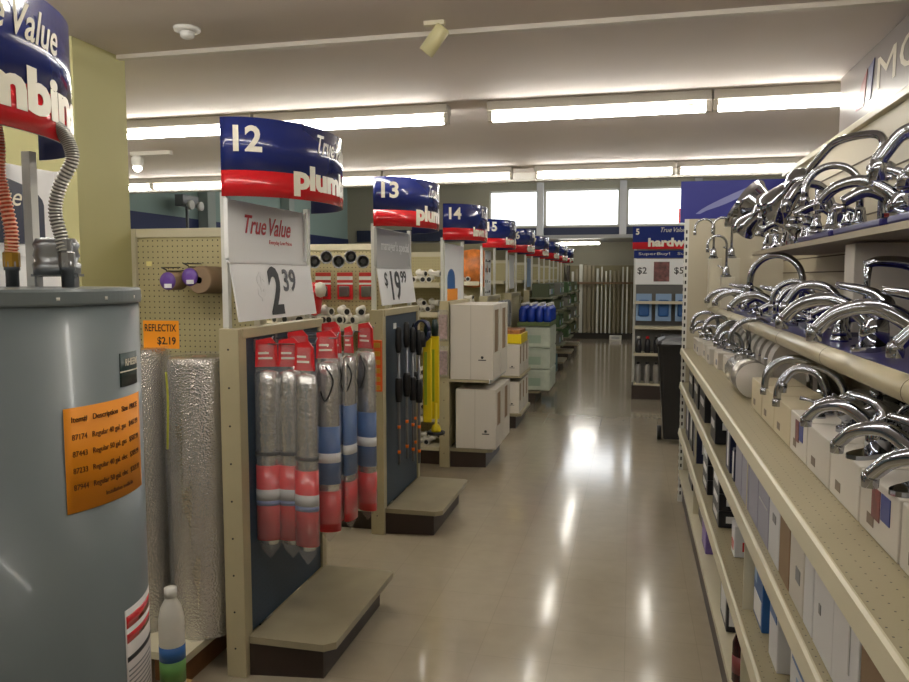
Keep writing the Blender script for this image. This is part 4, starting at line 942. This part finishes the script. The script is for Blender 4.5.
# thin taps mounted by the far end panel
for i, (x, y, z) in enumerate(((.52, 5.3, 1.72), (.62, 5.2, 1.72), (.58, 5.1, 1.6))):
    t = thing('tap_stand', 'small pale stand under a thin bar tap, %s of three' % ordn[i], 'display stand', (x, y, 1.4), group='tap stands'); MB().box(-.03, .05, -.03, .03, 0, z - 1.401, bev=.002).build('stand_body', M('pale_stand', (190, 184, 164), .4), t); B('stand_cap', (-.032, .052, -.032, .032, z - 1.401, z - 1.4), CARD, t)
    use(TAPS['bar'], (x, y, z), 'thin chrome bar tap by the far end panel, %s of three' % ordn[i], rz=.1 * i, scale=1.0, group='thin bar taps')

# ------------------------------------------------------------------ cartons on the lower right shelves
def carton(y0, y1, z, h, body, lab, patches=(), x=.40, d=.3, name='carton', cat='carton'):
    t = thing(name, lab, cat, (x, y0, z))
    MB().box(0, d, 0, y1 - y0, 0, h, bev=.003).build('carton_body', body, t)
    w = y1 - y0
    for (a, b, c, e, m) in patches: MB().box(-.0015, 0, w * a, w * b, h * c, h * e).build('front_print', m, t)
    for (a, b, c, e, m) in patches[:2]: MB().box(d * .1, d * .7, -.0015, 0, h * c, h * e).build('side_print', m, t)
    return t
WH = M('glossy_white_carton', (214, 214, 216), .4); DK = M('near_black_carton', (26, 26, 34), .35)
s2 = [(1.02, 1.14, .2, BLUEP, 'blue carton', ()), (1.16, 1.28, .2, CARDBROWN, 'brown carton', ()), (1.31, 1.45, .215, WH, 'white carton with grey slots', ((.3, .35, .3, .7, CARDGREY),)), (1.47, 1.6, .2, WH, 'white carton with a dark slot', ((.6, .7, .4, .5, GREYP),)), (1.63, 1.69, .215, WH, 'slim white carton', ()),
      (1.72, 1.84, .21, CARTON, 'cream carton', ((.2, .5, .3, .45, GREYP),)), (1.87, 1.97, .19, CARDBROWN, 'tan carton', ()), (2.0, 2.12, .21, WH, 'white carton with small print', ((.3, .6, .5, .6, GREYP),)),
      (2.15, 2.3, .215, GREYBOX, 'lavender grey carton', ((.1, .9, .48, .5, CARDGREY),)), (2.33, 2.48, .215, GREYBOX, 'lavender grey carton', ()), (2.51, 2.64, .215, GREYBOX, 'lavender grey carton', ()), (2.67, 2.8, .215, GREYBOX, 'lavender grey carton', ()),
      (2.86, 2.9, .12, NAVY, 'slim navy carton', ((.2, .8, .1, .9, CARD),)), (2.98, 3.1, .2, NAVY, 'navy carton', ((.3, .6, .1, .8, CARD),)), (3.5, 3.7, .16, DK, 'black carton', ((.2, .8, .4, .6, CARD),)), (4.0, 4.3, .18, DK, 'black carton', ((.2, .8, .4, .6, CARD),)), (4.4, 4.7, .2, DK, 'black carton', ((.2, .8, .4, .6, CARD),)), (4.8, 5.1, .2, DK, 'black carton', ((.2, .8, .4, .6, CARD),))]
for i, (a, b, h, m, lab, pt) in enumerate(s2): carton(a, b + (.02 if i < 12 else 0), .86, h, m, '%s on the shelf under the taps, %s' % (lab, ordn[i] if i < 15 else ('sixteenth', 'seventeenth', 'eighteenth')[i - 15] + ' nearest'), pt, x=.372)
s3 = [(1.7, 1.95, .24, WH, 'white carton with a blue photo', ((.1, .9, .6, .95, BLUEP), (.3, .7, .2, .5, LBLUE))), (2.12, 2.24, .2, WH, 'small white and blue carton', ((.1, .9, .65, .95, BLUEP),)), (2.36, 2.52, .29, BLUEP, 'tall blue carton with white foot', ((.1, .9, .05, .3, CARD), (.6, .9, .4, .9, LBLUE))), (2.56, 2.75, .29, GREYBOX, 'grey carton', ()),
      (3.0, 3.08, .12, WH, 'small white carton with a red print', ((.2, .8, .2, .5, REDP),))]
for i, (a, b, h, m, lab, pt) in enumerate(s3): carton(a, b, .53, h, m, '%s on the third shelf down, %s' % (lab, ordn[i]), pt)
for j in range(2):
    for i in range(4):
        carton(3.35 + j * .5, 3.6 + j * .5, .53 + i * .074, .072, DK, 'flat black carton with white lettering, %s in the %s stack' % (('bottom', 'second', 'third', 'top')[i], ('nearer', 'farther')[j]), ((.2, .8, .3, .7, CARD),), x=.38)
for i in range(3): carton(4.5 + i * .32, 4.75 + i * .32, .53, .28, (NAVY, DK, NAVY)[i], 'upright %s carton beyond the black stacks, %s' % (('navy', 'black', 'navy')[i], ordn[i]), ((.2, .5, .2, .9, CARD),), x=.38)
t = thing('light_bulb', 'pale bulb-shaped item on the shelf just under the taps', 'bulb', (.46, 3.32, .862)); MB().lathe([(.03, 0), (.05, .04), (.05, .08), (.02, .14), (.004, .17)], n=18).build('bulb_body', M('pale_blue_glass', (226, 236, 246), .2), t); MB().lathe([(.031, 0), (.031, .012)], n=14).build('bulb_foot', NAVY, t)
# bottom deck
t = thing('dark_bottle', 'dark red brown slim bottle standing at the front of the bottom deck', 'bottle', (.388, 2.62, .232)); MB().lathe([(.03, 0), (.034, .01), (.034, .14), (.014, .2), (.013, .255)], n=18).build('bottle_body', M('dark_red_glass', (50, 16, 20), .15), t); MB().lathe([(.015, .25), (.015, .275), (0, .276)], n=12).build('cap', BLACKP, t); MB().lathe([(.0346, .04), (.0346, .1)], n=18).build('red_label', M('dull_red_label', (130, 60, 60), .4), t)
carton(3.0, 3.2, .231, .24, DK, 'thin black framed pack on the bottom deck', ((.15, .85, .1, .9, CARD),), x=.38, d=.1)
carton(3.85, 4.05, .231, .2, M('purple_pack', (112, 90, 160), .4), 'purple pack on the bottom deck', ((.1, .9, .1, .4, M('lilac', (150, 130, 190), .4)),), x=.38)
for i in range(4): carton(2.32 + .0 - i * .27 - .25, 2.5 - i * .27 - .25, .231, .22, (LBLUE, BLUEP, WH, LBLUE)[i], '%s carton on the bottom deck, %s' % (('pale blue', 'blue', 'white', 'pale blue')[i], ('nearest', 'second nearest', 'third nearest', 'fourth nearest')[i]), ((.1, .6, .5, .9, (CARD, LBLUE, BLUEP, BLUEP)[i]),), x=.44)
for i in range(3): carton(4.2 + i * .4, 4.5 + i * .4, .231, .2, (DK, NAVY, DK, NAVY, DK)[i], 'dark carton on the far half of the bottom deck, %s' % ordn[i], ((.2, .8, .3, .6, CARD),), x=.4)

# ------------------------------------------------------------------ colour management
vs = SC.view_settings; vs.view_transform = 'Standard'; vs.look = 'None'; vs.exposure = .0; vs.gamma = 1; vs.use_curve_mapping = False
